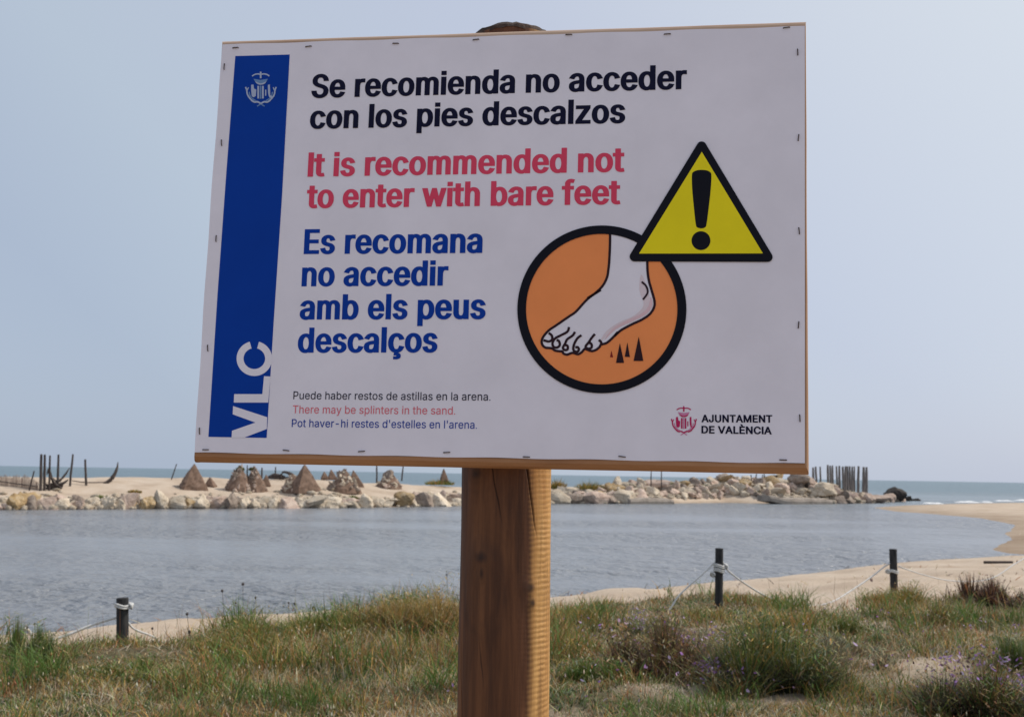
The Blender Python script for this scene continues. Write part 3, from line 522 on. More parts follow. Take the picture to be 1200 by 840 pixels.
GL = json.loads(r'''{"bold":{" ":[210,[]],"E":[441,[[[24,0],[411,0],[411,83],[161,83],[161,229],[391,229],[391,312],[161,312],[161,452],[408,452],[408,535],[24,535]]]],"I":[199,[[[19,0],[158,0],[158,535],[19,535]]]],"S":[469,[[[52,46],[81,25],[113,10],[145,-1],[190,-8],[219,-9],[259,-8],[305,0],[337,11],[364,24],[395,46],[416,70],[432,94],[441,121],[444,148],[442,178],[435,199],[424,220],[397,249],[381,261],[349,278],[324,290],[290,300],[217,319],[183,333],[171,340],[158,354],[153,365],[152,375],[151,394],[154,412],[157,422],[164,434],[173,443],[180,448],[192,454],[223,459],[249,456],[265,450],[280,440],[293,424],[307,378],[441,378],[433,419],[422,446],[407,469],[384,491],[360,508],[339,519],[331,523],[300,533],[258,540],[232,542],[195,540],[156,534],[122,523],[92,507],[68,491],[45,468],[29,444],[18,416],[16,389],[20,351],[35,319],[61,292],[96,269],[130,254],[172,239],[248,219],[281,206],[295,195],[304,185],[307,174],[309,157],[309,138],[305,124],[300,112],[293,102],[286,95],[272,85],[258,79],[243,76],[220,75],[193,78],[181,83],[168,90],[158,99],[150,109],[148,114],[133,163],[-4,163],[6,119],[17,92],[34,65]]]],"a":[411,[[[31,35],[54,17],[77,6],[104,-3],[131,-7],[157,-9],[186,-7],[218,-1],[230,2],[239,7],[241,7],[241,0],[373,0],[373,268],[371,293],[364,318],[354,339],[342,356],[324,373],[287,394],[262,401],[213,410],[167,409],[145,406],[125,401],[96,392],[75,382],[55,369],[34,350],[-9,295],[120,271],[135,288],[138,297],[144,306],[161,322],[172,327],[181,330],[206,330],[217,327],[222,324],[231,314],[235,304],[238,290],[240,263],[245,259],[245,256],[231,253],[171,246],[117,237],[96,231],[62,218],[42,208],[27,197],[17,186],[11,180],[1,163],[-4,141],[-6,124],[-6,112],[-4,94],[4,70],[17,51]],[[137,81],[131,92],[128,116],[130,142],[133,150],[148,160],[167,166],[205,171],[246,178],[240,153],[236,126],[232,112],[226,100],[219,90],[200,76],[185,72],[171,71],[158,72],[150,73]]]],"b":[446,[[[17,0],[148,0],[148,9],[156,5],[180,-3],[202,-7],[234,-8],[267,-6],[300,3],[338,21],[362,37],[380,57],[385,62],[402,89],[416,127],[424,162],[426,196],[424,242],[416,277],[402,312],[383,341],[360,365],[334,385],[300,399],[266,408],[222,410],[202,409],[177,404],[154,398],[150,395],[150,535],[17,535]],[[184,87],[174,100],[166,114],[158,134],[153,153],[150,174],[149,195],[150,223],[153,251],[164,288],[174,303],[185,317],[192,323],[206,328],[218,330],[236,328],[248,323],[258,314],[268,303],[276,286],[283,268],[288,249],[292,223],[292,181],[288,154],[282,134],[270,106],[258,91],[246,79],[234,74],[222,73],[206,74],[194,79]]]],"c":[418,[[[42,63],[68,38],[100,16],[131,3],[142,1],[167,-5],[203,-8],[250,-5],[272,-1],[293,6],[310,13],[328,23],[358,47],[382,76],[391,95],[410,124],[279,145],[267,125],[263,111],[256,99],[250,90],[240,80],[224,74],[214,72],[207,72],[191,74],[177,80],[167,89],[157,101],[148,117],[141,135],[137,155],[132,200],[136,242],[142,268],[149,284],[157,300],[166,312],[178,322],[192,328],[205,330],[224,328],[236,323],[249,313],[260,295],[266,280],[275,264],[278,259],[281,259],[410,281],[389,311],[381,326],[370,342],[357,357],[341,369],[325,380],[307,389],[271,402],[231,410],[201,410],[167,408],[131,399],[97,384],[68,364],[42,338],[23,310],[9,276],[0,232],[-2,197],[1,159],[8,130],[23,92]]]],"d":[446,[[[60,40],[93,17],[122,4],[158,-6],[190,-8],[222,-7],[247,-3],[268,5],[276,9],[277,9],[277,0],[408,0],[408,535],[275,535],[275,395],[248,404],[224,409],[190,410],[156,407],[124,399],[91,384],[63,364],[40,340],[22,311],[8,277],[2,253],[0,241],[-2,206],[0,162],[8,126],[22,91],[40,62]],[[173,83],[157,101],[152,111],[142,134],[137,154],[132,200],[133,225],[137,249],[141,269],[148,285],[156,302],[170,317],[177,323],[189,328],[203,330],[219,328],[232,322],[248,307],[259,288],[266,271],[273,234],[276,205],[274,176],[271,156],[265,132],[258,112],[250,98],[243,90],[232,80],[218,74],[203,73],[188,75],[177,79]]]],"e":[426,[[[54,51],[67,38],[97,18],[131,4],[170,-5],[218,-8],[242,-7],[269,-3],[300,6],[320,15],[341,28],[361,42],[378,60],[413,113],[288,133],[286,133],[269,113],[265,103],[259,94],[249,83],[241,78],[233,74],[215,72],[197,73],[181,78],[169,85],[159,95],[149,109],[142,125],[137,142],[133,167],[133,169],[407,169],[406,242],[400,273],[391,300],[379,324],[363,345],[344,364],[325,378],[302,390],[278,399],[254,406],[211,410],[165,408],[127,398],[95,383],[67,363],[41,337],[22,309],[9,274],[0,238],[-2,197],[1,162],[9,124],[23,92],[42,64]],[[133,244],[136,259],[141,277],[156,305],[167,316],[178,324],[190,328],[207,330],[220,328],[233,324],[243,315],[250,306],[265,276],[271,241]]]],"f":[276,[[[45,0],[178,0],[178,327],[264,327],[264,405],[178,405],[178,437],[181,470],[186,472],[200,474],[251,464],[286,542],[250,548],[221,554],[206,556],[163,555],[141,550],[120,544],[98,534],[82,522],[66,506],[54,488],[46,467],[45,405],[-30,405],[-30,327],[45,327]]]],"h":[432,[[[17,0],[150,0],[150,246],[153,274],[158,290],[170,311],[178,319],[188,325],[196,328],[206,329],[226,326],[238,319],[246,308],[254,294],[258,275],[260,250],[260,0],[393,0],[393,257],[391,286],[384,317],[373,340],[358,360],[341,376],[313,394],[286,402],[258,409],[222,410],[192,408],[164,400],[150,394],[150,535],[17,535]]]],"i":[189,[[[17,0],[150,0],[150,405],[17,405]],[[17,440],[150,440],[150,535],[17,535]]]],"l":[189,[[[17,0],[150,0],[150,535],[17,535]]]],"m":[632,[[[17,0],[150,0],[150,268],[153,283],[158,296],[167,314],[181,326],[189,329],[196,330],[212,328],[222,324],[228,314],[234,304],[237,289],[238,276],[238,0],[371,0],[372,274],[378,300],[386,315],[397,326],[406,329],[416,330],[432,329],[442,324],[450,316],[454,304],[458,289],[460,269],[460,0],[593,0],[593,272],[591,298],[585,323],[573,348],[558,366],[535,386],[514,397],[496,404],[464,411],[444,412],[412,411],[386,406],[366,400],[348,392],[327,380],[322,374],[320,374],[312,384],[288,398],[253,409],[223,412],[198,411],[176,408],[156,401],[150,397],[148,397],[148,405],[17,405]]]],"n":[432,[[[17,0],[150,0],[150,246],[153,274],[158,290],[170,311],[178,319],[188,325],[196,328],[206,329],[226,326],[238,319],[246,308],[254,294],[258,275],[260,250],[260,0],[393,0],[393,257],[391,286],[385,314],[373,340],[358,360],[337,379],[313,394],[286,402],[258,409],[222,410],[192,408],[164,400],[149,394],[148,394],[148,405],[17,405]]]],"o":[437,[[[42,63],[68,38],[97,18],[132,3],[167,-5],[210,-8],[252,-4],[283,3],[315,16],[347,37],[372,63],[392,92],[405,123],[415,160],[417,193],[415,240],[406,276],[392,309],[372,339],[348,363],[319,384],[284,399],[241,408],[201,410],[167,408],[131,399],[97,384],[68,364],[42,338],[23,310],[9,276],[0,232],[-2,197],[1,159],[8,128],[23,92]],[[167,89],[157,101],[148,117],[141,135],[135,165],[132,200],[134,226],[140,261],[149,284],[157,300],[166,312],[176,321],[191,328],[205,330],[223,328],[237,322],[249,311],[258,300],[265,287],[274,265],[279,247],[282,223],[282,177],[279,154],[273,134],[265,113],[254,96],[238,80],[223,74],[206,72],[192,74],[178,79]]]],"p":[446,[[[17,-143],[150,-143],[150,8],[180,-3],[202,-7],[223,-8],[267,-6],[300,3],[333,18],[362,38],[385,62],[402,90],[416,126],[424,162],[426,196],[424,242],[416,276],[404,310],[384,340],[360,365],[334,385],[300,400],[266,408],[259,408],[234,410],[202,409],[177,404],[154,398],[148,394],[148,405],[17,405]],[[184,88],[174,98],[166,114],[158,134],[153,154],[150,174],[149,196],[150,224],[153,252],[164,288],[174,304],[185,317],[192,323],[206,328],[218,330],[235,328],[248,323],[258,314],[267,304],[276,287],[283,268],[288,250],[292,223],[292,181],[288,154],[282,134],[272,110],[267,102],[259,92],[246,80],[234,74],[222,73],[206,74],[194,80]]]],"r":[281,[[[17,0],[150,0],[150,255],[153,278],[162,301],[176,317],[186,322],[196,324],[214,326],[224,324],[279,320],[279,410],[209,411],[184,409],[158,402],[148,398],[148,405],[17,405]]]],"s":[387,[[[32,45],[53,26],[75,13],[98,4],[126,-3],[152,-7],[190,-8],[215,-7],[242,-3],[275,7],[302,20],[323,34],[342,53],[357,73],[365,95],[367,116],[364,146],[352,172],[332,193],[304,212],[274,225],[183,248],[164,254],[153,259],[148,265],[146,272],[146,301],[148,310],[152,318],[162,327],[173,331],[186,333],[202,331],[213,326],[221,318],[230,297],[247,275],[371,293],[345,337],[326,361],[311,374],[294,385],[266,398],[243,405],[218,409],[180,410],[156,409],[128,404],[100,395],[74,383],[55,370],[36,353],[20,328],[14,311],[11,291],[15,259],[26,234],[46,211],[73,193],[103,181],[137,171],[200,156],[217,151],[225,146],[229,139],[232,114],[229,94],[223,85],[215,78],[201,73],[180,71],[167,72],[154,77],[144,84],[138,94],[131,111],[118,135],[-7,117],[8,79],[19,60]]]],"t":[249,[[[64,26],[67,24],[97,8],[130,-1],[164,-4],[180,-4],[208,-2],[216,0],[254,6],[230,82],[172,76],[164,76],[161,79],[164,86],[162,107],[162,327],[240,327],[240,405],[162,405],[162,497],[29,497],[29,405],[-30,405],[-30,327],[29,327],[29,103],[32,78],[33,72],[45,48]]]],"u":[432,[[[52,45],[74,25],[98,12],[124,2],[152,-3],[178,-5],[216,-3],[247,5],[261,12],[262,12],[262,0],[393,0],[393,405],[260,405],[260,160],[259,144],[252,116],[240,93],[232,86],[220,79],[214,77],[204,76],[184,78],[172,86],[164,97],[156,112],[152,132],[150,153],[150,405],[17,405],[17,145],[18,120],[26,90],[36,66]]]],"w":[589,[[[111,0],[226,0],[283,184],[284,182],[340,0],[456,0],[593,405],[452,405],[398,226],[397,226],[343,405],[224,405],[170,224],[114,405],[-26,405]]]],"z":[402,[[[6,0],[375,0],[375,82],[172,82],[368,338],[369,405],[12,405],[12,323],[206,322],[6,64]]]],"\u00e7":[418,[[[133,-143],[215,-143],[240,-141],[266,-136],[291,-127],[310,-113],[322,-94],[325,-72],[322,-52],[314,-34],[297,-21],[276,-11],[251,-6],[260,-5],[260,-2],[275,0],[310,14],[328,24],[350,40],[358,48],[381,75],[390,94],[410,123],[409,124],[279,146],[267,124],[261,107],[250,90],[238,80],[224,74],[209,72],[191,74],[177,80],[166,90],[157,101],[150,114],[141,136],[134,175],[132,193],[134,226],[141,266],[149,284],[157,300],[166,312],[178,322],[192,328],[209,330],[224,328],[237,322],[249,314],[260,295],[267,278],[278,260],[409,281],[389,311],[379,330],[357,357],[325,380],[292,396],[267,404],[231,410],[201,410],[167,408],[130,399],[99,385],[68,364],[42,338],[23,310],[9,276],[1,238],[-2,197],[1,160],[8,130],[23,92],[42,64],[70,37],[100,16],[131,4],[152,-1],[141,-62],[211,-62],[219,-64],[208,-65],[207,-66],[207,-76],[208,-78],[219,-79],[218,-80],[211,-81],[133,-81]]]]},"light":{" ":[192,[]],"'":[210,[[[76,318],[130,318],[138,513],[68,513]]]],"-":[457,[[[112,188],[339,188],[339,248],[112,248]]]],".":[192,[[[48,0],[113,0],[113,65],[48,65]]]],"P":[449,[[[58,0],[127,0],[127,186],[240,186],[274,188],[306,195],[333,207],[357,223],[378,244],[392,266],[402,294],[410,324],[411,346],[410,376],[402,406],[392,433],[378,454],[357,475],[333,491],[304,504],[274,510],[244,512],[58,513]],[[127,246],[127,452],[258,451],[280,446],[296,440],[310,429],[322,417],[332,403],[338,384],[342,364],[342,335],[337,312],[332,297],[322,282],[310,269],[297,260],[280,252],[258,248],[236,246]]]],"T":[453,[[[191,0],[259,0],[259,452],[419,452],[419,513],[30,513],[30,452],[191,452]]]],"a":[393,[[[57,30],[75,15],[93,5],[114,-3],[135,-7],[157,-9],[178,-8],[200,-4],[216,1],[237,12],[245,18],[256,28],[268,42],[273,52],[275,52],[275,0],[339,0],[339,256],[337,277],[332,304],[324,322],[314,339],[300,354],[273,372],[254,379],[210,388],[171,387],[133,379],[113,372],[92,361],[78,350],[61,333],[49,316],[38,291],[100,273],[111,292],[120,303],[138,316],[150,322],[164,327],[182,330],[208,330],[227,327],[239,322],[249,316],[259,307],[265,298],[273,275],[274,256],[269,243],[257,235],[232,230],[176,224],[122,214],[93,205],[76,196],[63,188],[50,176],[41,164],[34,149],[30,131],[28,107],[30,85],[36,64],[46,46]],[[110,67],[103,75],[97,85],[94,98],[94,110],[95,120],[99,132],[104,139],[113,147],[135,159],[146,163],[163,166],[232,176],[268,184],[274,188],[274,138],[272,123],[268,111],[261,96],[253,83],[241,71],[228,63],[209,54],[193,51],[172,49],[141,52],[122,59]]]],"b":[428,[[[51,0],[114,0],[114,59],[117,59],[122,49],[146,20],[170,4],[188,-3],[206,-7],[233,-8],[261,-6],[289,3],[314,16],[336,33],[357,58],[371,83],[374,92],[383,117],[390,151],[392,186],[390,230],[383,264],[374,289],[372,297],[354,325],[334,347],[314,365],[288,378],[260,386],[224,388],[206,387],[194,384],[170,377],[158,368],[134,348],[118,323],[116,323],[116,513],[51,513]],[[149,80],[136,98],[126,118],[120,141],[116,162],[115,184],[116,219],[120,243],[129,269],[136,283],[148,299],[162,312],[179,322],[198,328],[218,330],[244,328],[261,322],[279,311],[294,298],[306,280],[314,262],[321,241],[325,218],[326,171],[322,142],[314,120],[302,95],[293,83],[283,74],[262,59],[242,53],[222,51],[198,53],[179,59],[163,68]]]],"d":[428,[[[86,36],[110,16],[143,0],[168,-7],[191,-8],[218,-7],[237,-3],[267,12],[290,33],[307,58],[311,59],[311,0],[374,0],[374,513],[309,513],[309,323],[306,323],[296,340],[278,360],[255,376],[231,384],[219,387],[201,388],[164,386],[136,378],[106,361],[89,347],[68,323],[53,296],[41,265],[38,252],[33,224],[32,196],[33,158],[41,117],[53,85],[68,58]],[[133,81],[119,100],[110,120],[103,142],[100,163],[98,188],[99,213],[103,239],[109,262],[119,282],[131,298],[146,312],[163,322],[181,328],[202,330],[227,328],[245,322],[262,312],[277,299],[288,283],[298,264],[304,241],[308,219],[310,194],[308,162],[303,136],[297,118],[289,100],[277,81],[262,68],[245,58],[223,52],[207,51],[185,52],[163,58],[146,69]]]],"e":[408,[[[88,37],[116,16],[144,3],[180,-6],[209,-8],[238,-7],[262,-3],[278,2],[303,14],[321,26],[334,37],[349,54],[360,73],[367,94],[307,109],[304,109],[292,85],[282,75],[265,62],[253,56],[239,52],[209,50],[189,52],[167,57],[150,65],[136,76],[122,91],[111,109],[104,128],[100,151],[99,169],[373,169],[372,230],[367,259],[359,285],[349,308],[336,326],[323,342],[304,359],[285,370],[267,378],[247,384],[228,387],[210,388],[171,386],[141,377],[114,363],[90,344],[69,320],[53,293],[42,261],[34,227],[32,186],[35,150],[42,115],[54,85],[70,59]],[[98,225],[99,233],[104,253],[110,271],[120,287],[132,302],[147,313],[165,323],[182,328],[207,330],[227,328],[245,323],[262,314],[276,301],[287,285],[296,270],[302,248],[306,224]]]],"h":[414,[[[51,0],[116,0],[116,234],[117,251],[120,266],[128,284],[137,298],[148,308],[161,317],[177,324],[191,328],[206,329],[236,326],[255,318],[272,304],[282,290],[284,287],[291,266],[294,239],[294,0],[359,0],[359,246],[357,274],[352,299],[343,324],[330,342],[320,354],[314,360],[296,373],[274,382],[253,387],[234,388],[199,386],[174,378],[158,370],[148,364],[130,347],[116,325],[116,513],[51,513]]]],"i":[171,[[[51,0],[116,0],[116,383],[51,383]],[[51,440],[116,440],[116,513],[51,513]]]],"l":[171,[[[51,0],[116,0],[116,513],[51,513]]]],"m":[614,[[[51,0],[116,0],[116,244],[117,260],[119,268],[128,290],[136,302],[146,312],[171,326],[196,330],[220,328],[237,322],[252,312],[262,300],[270,282],[272,264],[272,0],[337,0],[337,253],[338,266],[347,292],[354,302],[364,313],[375,320],[387,326],[401,329],[415,330],[438,329],[455,324],[470,314],[484,299],[492,279],[494,258],[494,0],[559,0],[559,260],[558,282],[552,310],[543,331],[531,349],[515,365],[498,376],[479,384],[453,390],[416,389],[397,385],[380,379],[363,370],[350,360],[334,346],[325,334],[317,318],[316,323],[304,347],[288,366],[269,379],[246,387],[222,390],[207,390],[186,386],[172,380],[144,362],[130,349],[120,334],[114,321],[114,383],[51,383]]]],"n":[414,[[[51,0],[116,0],[116,234],[117,251],[120,266],[128,284],[137,298],[148,308],[161,317],[177,324],[191,328],[206,329],[236,326],[255,318],[272,304],[282,290],[284,287],[291,266],[294,239],[294,0],[359,0],[359,246],[357,274],[352,301],[343,324],[330,342],[320,354],[314,360],[296,373],[274,382],[253,387],[224,388],[199,386],[174,378],[151,366],[130,347],[114,322],[114,383],[51,383]]]],"o":[419,[[[88,38],[116,16],[143,3],[173,-5],[210,-8],[248,-4],[272,3],[300,16],[323,34],[346,60],[360,85],[364,93],[373,117],[381,150],[383,184],[381,228],[372,264],[361,293],[347,317],[323,346],[300,364],[272,378],[242,386],[211,388],[173,386],[143,378],[116,364],[93,346],[69,319],[54,294],[42,263],[35,228],[32,186],[35,150],[42,115],[54,86],[69,60]],[[133,81],[119,100],[109,120],[103,142],[100,163],[98,186],[99,210],[103,236],[109,259],[120,280],[131,296],[146,310],[164,321],[183,328],[204,330],[231,328],[251,321],[269,310],[285,294],[297,277],[305,259],[312,236],[316,208],[316,163],[312,140],[305,120],[297,102],[284,83],[269,69],[251,58],[229,52],[205,50],[183,53],[164,58],[146,69]]]],"p":[428,[[[51,-143],[116,-143],[116,59],[118,58],[129,40],[146,20],[158,12],[173,4],[188,-3],[206,-7],[233,-8],[261,-6],[289,3],[306,12],[316,17],[336,34],[357,58],[372,85],[383,117],[390,158],[392,186],[390,224],[383,264],[372,296],[354,325],[338,344],[316,364],[288,378],[260,386],[233,388],[206,387],[187,383],[170,377],[147,360],[134,348],[118,324],[114,323],[114,383],[51,383]],[[149,80],[136,98],[126,118],[120,142],[116,162],[115,184],[116,220],[120,244],[129,270],[136,283],[148,300],[162,312],[179,322],[198,328],[218,330],[244,328],[261,322],[279,312],[294,298],[306,280],[314,262],[321,242],[325,218],[326,172],[322,142],[314,120],[302,96],[293,84],[283,74],[262,59],[242,53],[222,51],[198,53],[179,59],[163,68]]]],"r":[263,[[[51,0],[116,0],[116,243],[118,262],[126,282],[136,296],[148,307],[160,316],[176,322],[205,326],[217,326],[245,322],[245,388],[210,389],[194,388],[170,381],[151,371],[138,360],[122,342],[114,326],[114,383],[51,383]]]],"s":[369,[[[64,35],[76,23],[91,12],[113,2],[132,-3],[156,-7],[203,-8],[235,-3],[261,6],[282,18],[299,30],[314,48],[325,66],[331,86],[333,110],[330,134],[322,156],[309,173],[288,191],[262,204],[173,226],[137,238],[126,246],[119,253],[112,268],[111,281],[113,292],[120,305],[132,317],[145,325],[169,331],[185,333],[207,331],[228,325],[242,316],[253,305],[261,292],[267,276],[327,290],[320,311],[301,342],[287,356],[272,367],[255,376],[240,381],[214,387],[193,388],[160,387],[132,380],[115,374],[94,364],[80,352],[62,333],[53,316],[47,298],[45,273],[48,249],[56,229],[69,210],[91,192],[117,180],[150,169],[213,155],[228,150],[242,144],[253,136],[260,127],[264,117],[266,106],[263,90],[257,77],[243,65],[226,56],[209,51],[184,49],[159,51],[142,55],[125,63],[112,75],[103,89],[96,111],[35,98],[34,96],[40,71],[49,54]]]],"t":[231,[[[90,22],[112,7],[137,-1],[166,-4],[178,-4],[201,-2],[216,2],[204,58],[174,54],[156,55],[145,58],[137,64],[132,72],[129,84],[128,96],[128,327],[206,327],[206,383],[128,383],[128,475],[63,475],[63,383],[4,383],[4,327],[63,327],[63,92],[66,64],[75,42]]]],"u":[414,[[[90,28],[96,23],[114,11],[134,2],[156,-3],[179,-5],[210,-3],[235,5],[258,17],[279,36],[296,61],[296,0],[359,0],[359,383],[294,383],[294,150],[293,133],[288,116],[281,99],[272,86],[262,74],[249,66],[234,59],[218,55],[204,54],[174,57],[155,64],[138,78],[126,97],[118,118],[116,142],[116,383],[51,383],[51,133],[52,109],[58,83],[67,60],[80,40]]]],"v":[393,[[[162,0],[228,0],[374,383],[303,382],[214,136],[195,67],[175,135],[86,383],[14,383]]]],"y":[393,[[[45,-138],[56,-142],[80,-145],[111,-144],[126,-141],[141,-136],[154,-128],[166,-119],[179,-106],[189,-92],[198,-76],[206,-57],[374,383],[303,382],[215,137],[195,69],[175,135],[86,383],[14,383],[161,2],[157,-12],[144,-48],[137,-61],[129,-71],[121,-78],[112,-82],[97,-86],[64,-82],[59,-82]]]]},"caps":{" ":[210,[]],"A":[502,[[[-27,0],[106,0],[157,142],[322,142],[374,0],[506,0],[297,549],[180,549]],[[192,239],[219,312],[232,357],[239,376],[259,314],[287,239]]]],"C":[532,[[[97,55],[133,28],[175,8],[220,-3],[263,-7],[297,-6],[324,-2],[349,5],[375,14],[399,27],[441,58],[459,79],[474,100],[487,124],[497,152],[511,200],[384,200],[376,172],[370,157],[357,135],[347,123],[329,109],[316,102],[294,95],[266,93],[242,95],[221,101],[200,112],[181,128],[165,148],[151,175],[142,202],[136,233],[133,273],[135,310],[142,347],[152,375],[165,399],[182,420],[203,437],[220,446],[237,452],[265,456],[284,455],[307,450],[318,446],[329,440],[350,422],[363,405],[375,379],[384,348],[511,348],[497,394],[487,425],[473,449],[459,470],[440,490],[421,507],[399,522],[374,534],[322,551],[271,556],[219,552],[175,540],[133,521],[99,494],[65,457],[43,423],[24,378],[14,327],[10,277],[14,221],[24,171],[43,125],[68,86]]]],"D":[524,[[[30,0],[224,0],[273,3],[322,15],[367,34],[403,58],[436,91],[460,130],[478,173],[488,222],[492,280],[488,329],[478,375],[475,384],[460,420],[438,456],[406,490],[368,516],[326,534],[278,545],[230,549],[30,549]],[[155,97],[155,452],[223,452],[252,450],[282,442],[306,430],[322,416],[338,398],[352,374],[361,344],[368,310],[369,280],[368,240],[362,208],[352,178],[339,154],[322,133],[304,118],[279,107],[248,100],[217,97]]]],"E":[441,[[[30,0],[405,0],[405,97],[155,97],[155,229],[385,229],[385,326],[155,326],[155,452],[402,452],[402,549],[30,549]]]],"I":[199,[[[25,0],[152,0],[152,549],[25,549]]]],"J":[418,[[[52,40],[92,13],[136,-2],[187,-7],[234,-2],[278,13],[314,38],[344,73],[362,115],[366,161],[366,549],[242,549],[242,163],[240,140],[235,125],[228,110],[223,105],[216,98],[202,92],[182,90],[167,92],[157,97],[152,99],[144,108],[134,123],[130,140],[128,162],[128,213],[3,213],[3,162],[8,115],[26,73]]]],"L":[415,[[[30,0],[391,0],[391,97],[155,97],[155,549],[30,549]]]],"M":[650,[[[30,0],[152,0],[152,278],[266,0],[363,0],[474,278],[474,0],[598,0],[598,549],[455,548],[326,219],[315,188],[173,548],[30,549]]]],"N":[545,[[[30,0],[155,0],[154,335],[179,295],[370,0],[493,0],[493,549],[369,549],[369,213],[152,549],[30,549]]]],"T":[471,[[[163,0],[287,0],[287,452],[447,452],[447,549],[2,549],[2,452],[163,452]]]],"U":[539,[[[79,63],[106,38],[140,17],[178,2],[213,-6],[254,-8],[302,-6],[344,3],[378,17],[409,36],[438,62],[459,89],[467,105],[475,122],[484,157],[487,189],[487,549],[363,549],[363,196],[362,178],[356,158],[350,141],[341,127],[329,114],[317,105],[300,98],[282,93],[264,92],[235,93],[218,97],[200,106],[188,115],[176,128],[168,141],[160,160],[156,178],[154,196],[154,549],[30,549],[30,189],[33,157],[42,121],[59,89]]]],"V":[502,[[[183,0],[299,0],[506,549],[373,549],[255,216],[241,172],[227,216],[105,549],[-27,549]]]],"\u00c8":[441,[[[30,0],[405,0],[405,97],[155,97],[155,229],[385,229],[385,326],[155,326],[155,452],[402,452],[402,549],[30,549]],[[178,558],[292,558],[216,698],[78,697]]]]}}''')
CAPH = {'bold': 509 + 26, 'light': 509 + 4, 'caps': 509 + 40}
def textline(txt, A, B, cap, mat_, style, k=1, name='lettering'):
    """A, B = photo pixels of the baseline ends; cap = capital height there in pixels"""
    a = p2b(*A); b_ = p2b(*B); h = np.linalg.norm(p2b(A[0], A[1] - cap) - a)
    x = 0; G = []
    for ch in txt:
        adv, cs = GL[style][ch]
        if cs: G.append([[(p[0] + x, p[1]) for p in c] for c in cs])
        x += adv
    xs = [p[0] for g_ in G for c in g_ for p in c]; x0, x1 = min(xs), max(xs)
    W = np.linalg.norm(b_ - a); sx = W / (x1 - x0); sy = h / CAPH[style]; e = (b_ - a) / W; f = np.array([-e[1], e[0]])
    parts = []
    for g_ in G:
        # split into separate outer loops with the holes they hold
        ar = [sum(c[i - 1][0] * c[i][1] - c[i][0] * c[i - 1][1] for i in range(len(c))) for c in g_]; outs = [c for c, q in zip(g_, ar) if q > 0]; holes = [c for c, q in zip(g_, ar) if q < 0]
        bx = lambda c: (min(p[0] for p in c), min(p[1] for p in c), max(p[0] for p in c), max(p[1] for p in c))
        for o_ in outs:
            B_ = bx(o_); hs = [c for c in holes if bx(c)[0] > B_[0] and bx(c)[2] < B_[2] and bx(c)[1] > B_[1] and bx(c)[3] < B_[3]]
            parts.append(poly([[a + e * ((p[0] - x0) * sx) + f * (p[1] * sy) for p in c] for c in [o_] + hs], k))
    return shape(name, parts, mat_)
T = [("Se recomienda no acceder", (364.8, 115.7), (804.8, 105.3), 27.5, M_navy), ("con los pies descalzos", (363.2, 151.8), (732.8, 145), 27.5, M_navy),
     ("It is recommended not", (360.8, 207.7), (732, 202), 28.2, M_red), ("to enter with bare feet", (359.4, 244.6), (727.2, 239.9), 28.2, M_red),
     ("Es recomana", (356.3, 298.2), (565.4, 296.8), 29, M_btxt), ("no accedir", (353.7, 336), (525.3, 335), 29, M_btxt),
     ("amb els peus", (351.3, 374.8), (569.3, 374.1), 29.3, M_btxt), ("descalços", (349.1, 413.5), (512.9, 413.1), 29.3, M_btxt)]
for s, A, B, cp, mt in T:
    textline(s, A, B, cp, mt, 'bold')
for s, A, B, mt in [("Puede haber restos de astillas en la arena.", (344.2, 467.8), (574.8, 469.4), M_navy),
                    ("There may be splinters in the sand.", (343.5, 484.2), (533.6, 485.7), M_redl),
                    ("Pot haver-hi restes d'estelles en l'arena.", (342.4, 500.2), (559, 502.3), M_btxt)]:
    textline(s, A, B, 9.2, mt, 'light')
textline("AJUNTAMENT", (821.9, 494.7), (904.9, 495.2), 8.8, M_navy, 'caps'); textline("DE VALÈNCIA", (821.9, 507.7), (904.3, 508.9), 8.8, M_navy, 'caps')
# blue strip and VLC
strip = shape('blue_strip', [poly([[p2b(*q) for q in ((276.3, 66.6), (340, 64.8), (331, 230), (321, 382), (313, 513), (244.8, 511.8), (255.5, 345), (266, 200))]], 0)], M_blue)
c3 = lambda x, y: p2b(220 + x / 4.6667, 380 + y / 4.6667)
Vv = [(251, 447), (437, 508), (435, 572), (312, 619), (243, 618.5), (245, 582), (373, 537), (249, 492)]
Ll = [(257, 382), (411, 382), (420, 284), (455, 286), (443, 428), (255, 428)]
Cc = []
for i in range(31):
    q = rad(-72 + i / 30 * -288 + 0); 
for r_x, r_y, sgn in ((97, 95, 1), (59, 57, -1)):
    seq = [(-75 + 330 * i / 40) if sgn > 0 else (-75 + 330 * (40 - i) / 40) for i in range(41)]
    for q in seq: Cc.append((367 + r_x * math.cos(rad(q)), 188 + r_y * math.sin(rad(q))))
for L_, nm in ((Vv, 'V'), (Ll, 'L'), (Cc, 'C')):
    shape('lettering', [poly([[c3(*q) for q in L_]], 1)], M_white, 'large white letter %s running up the blue strip' % nm)
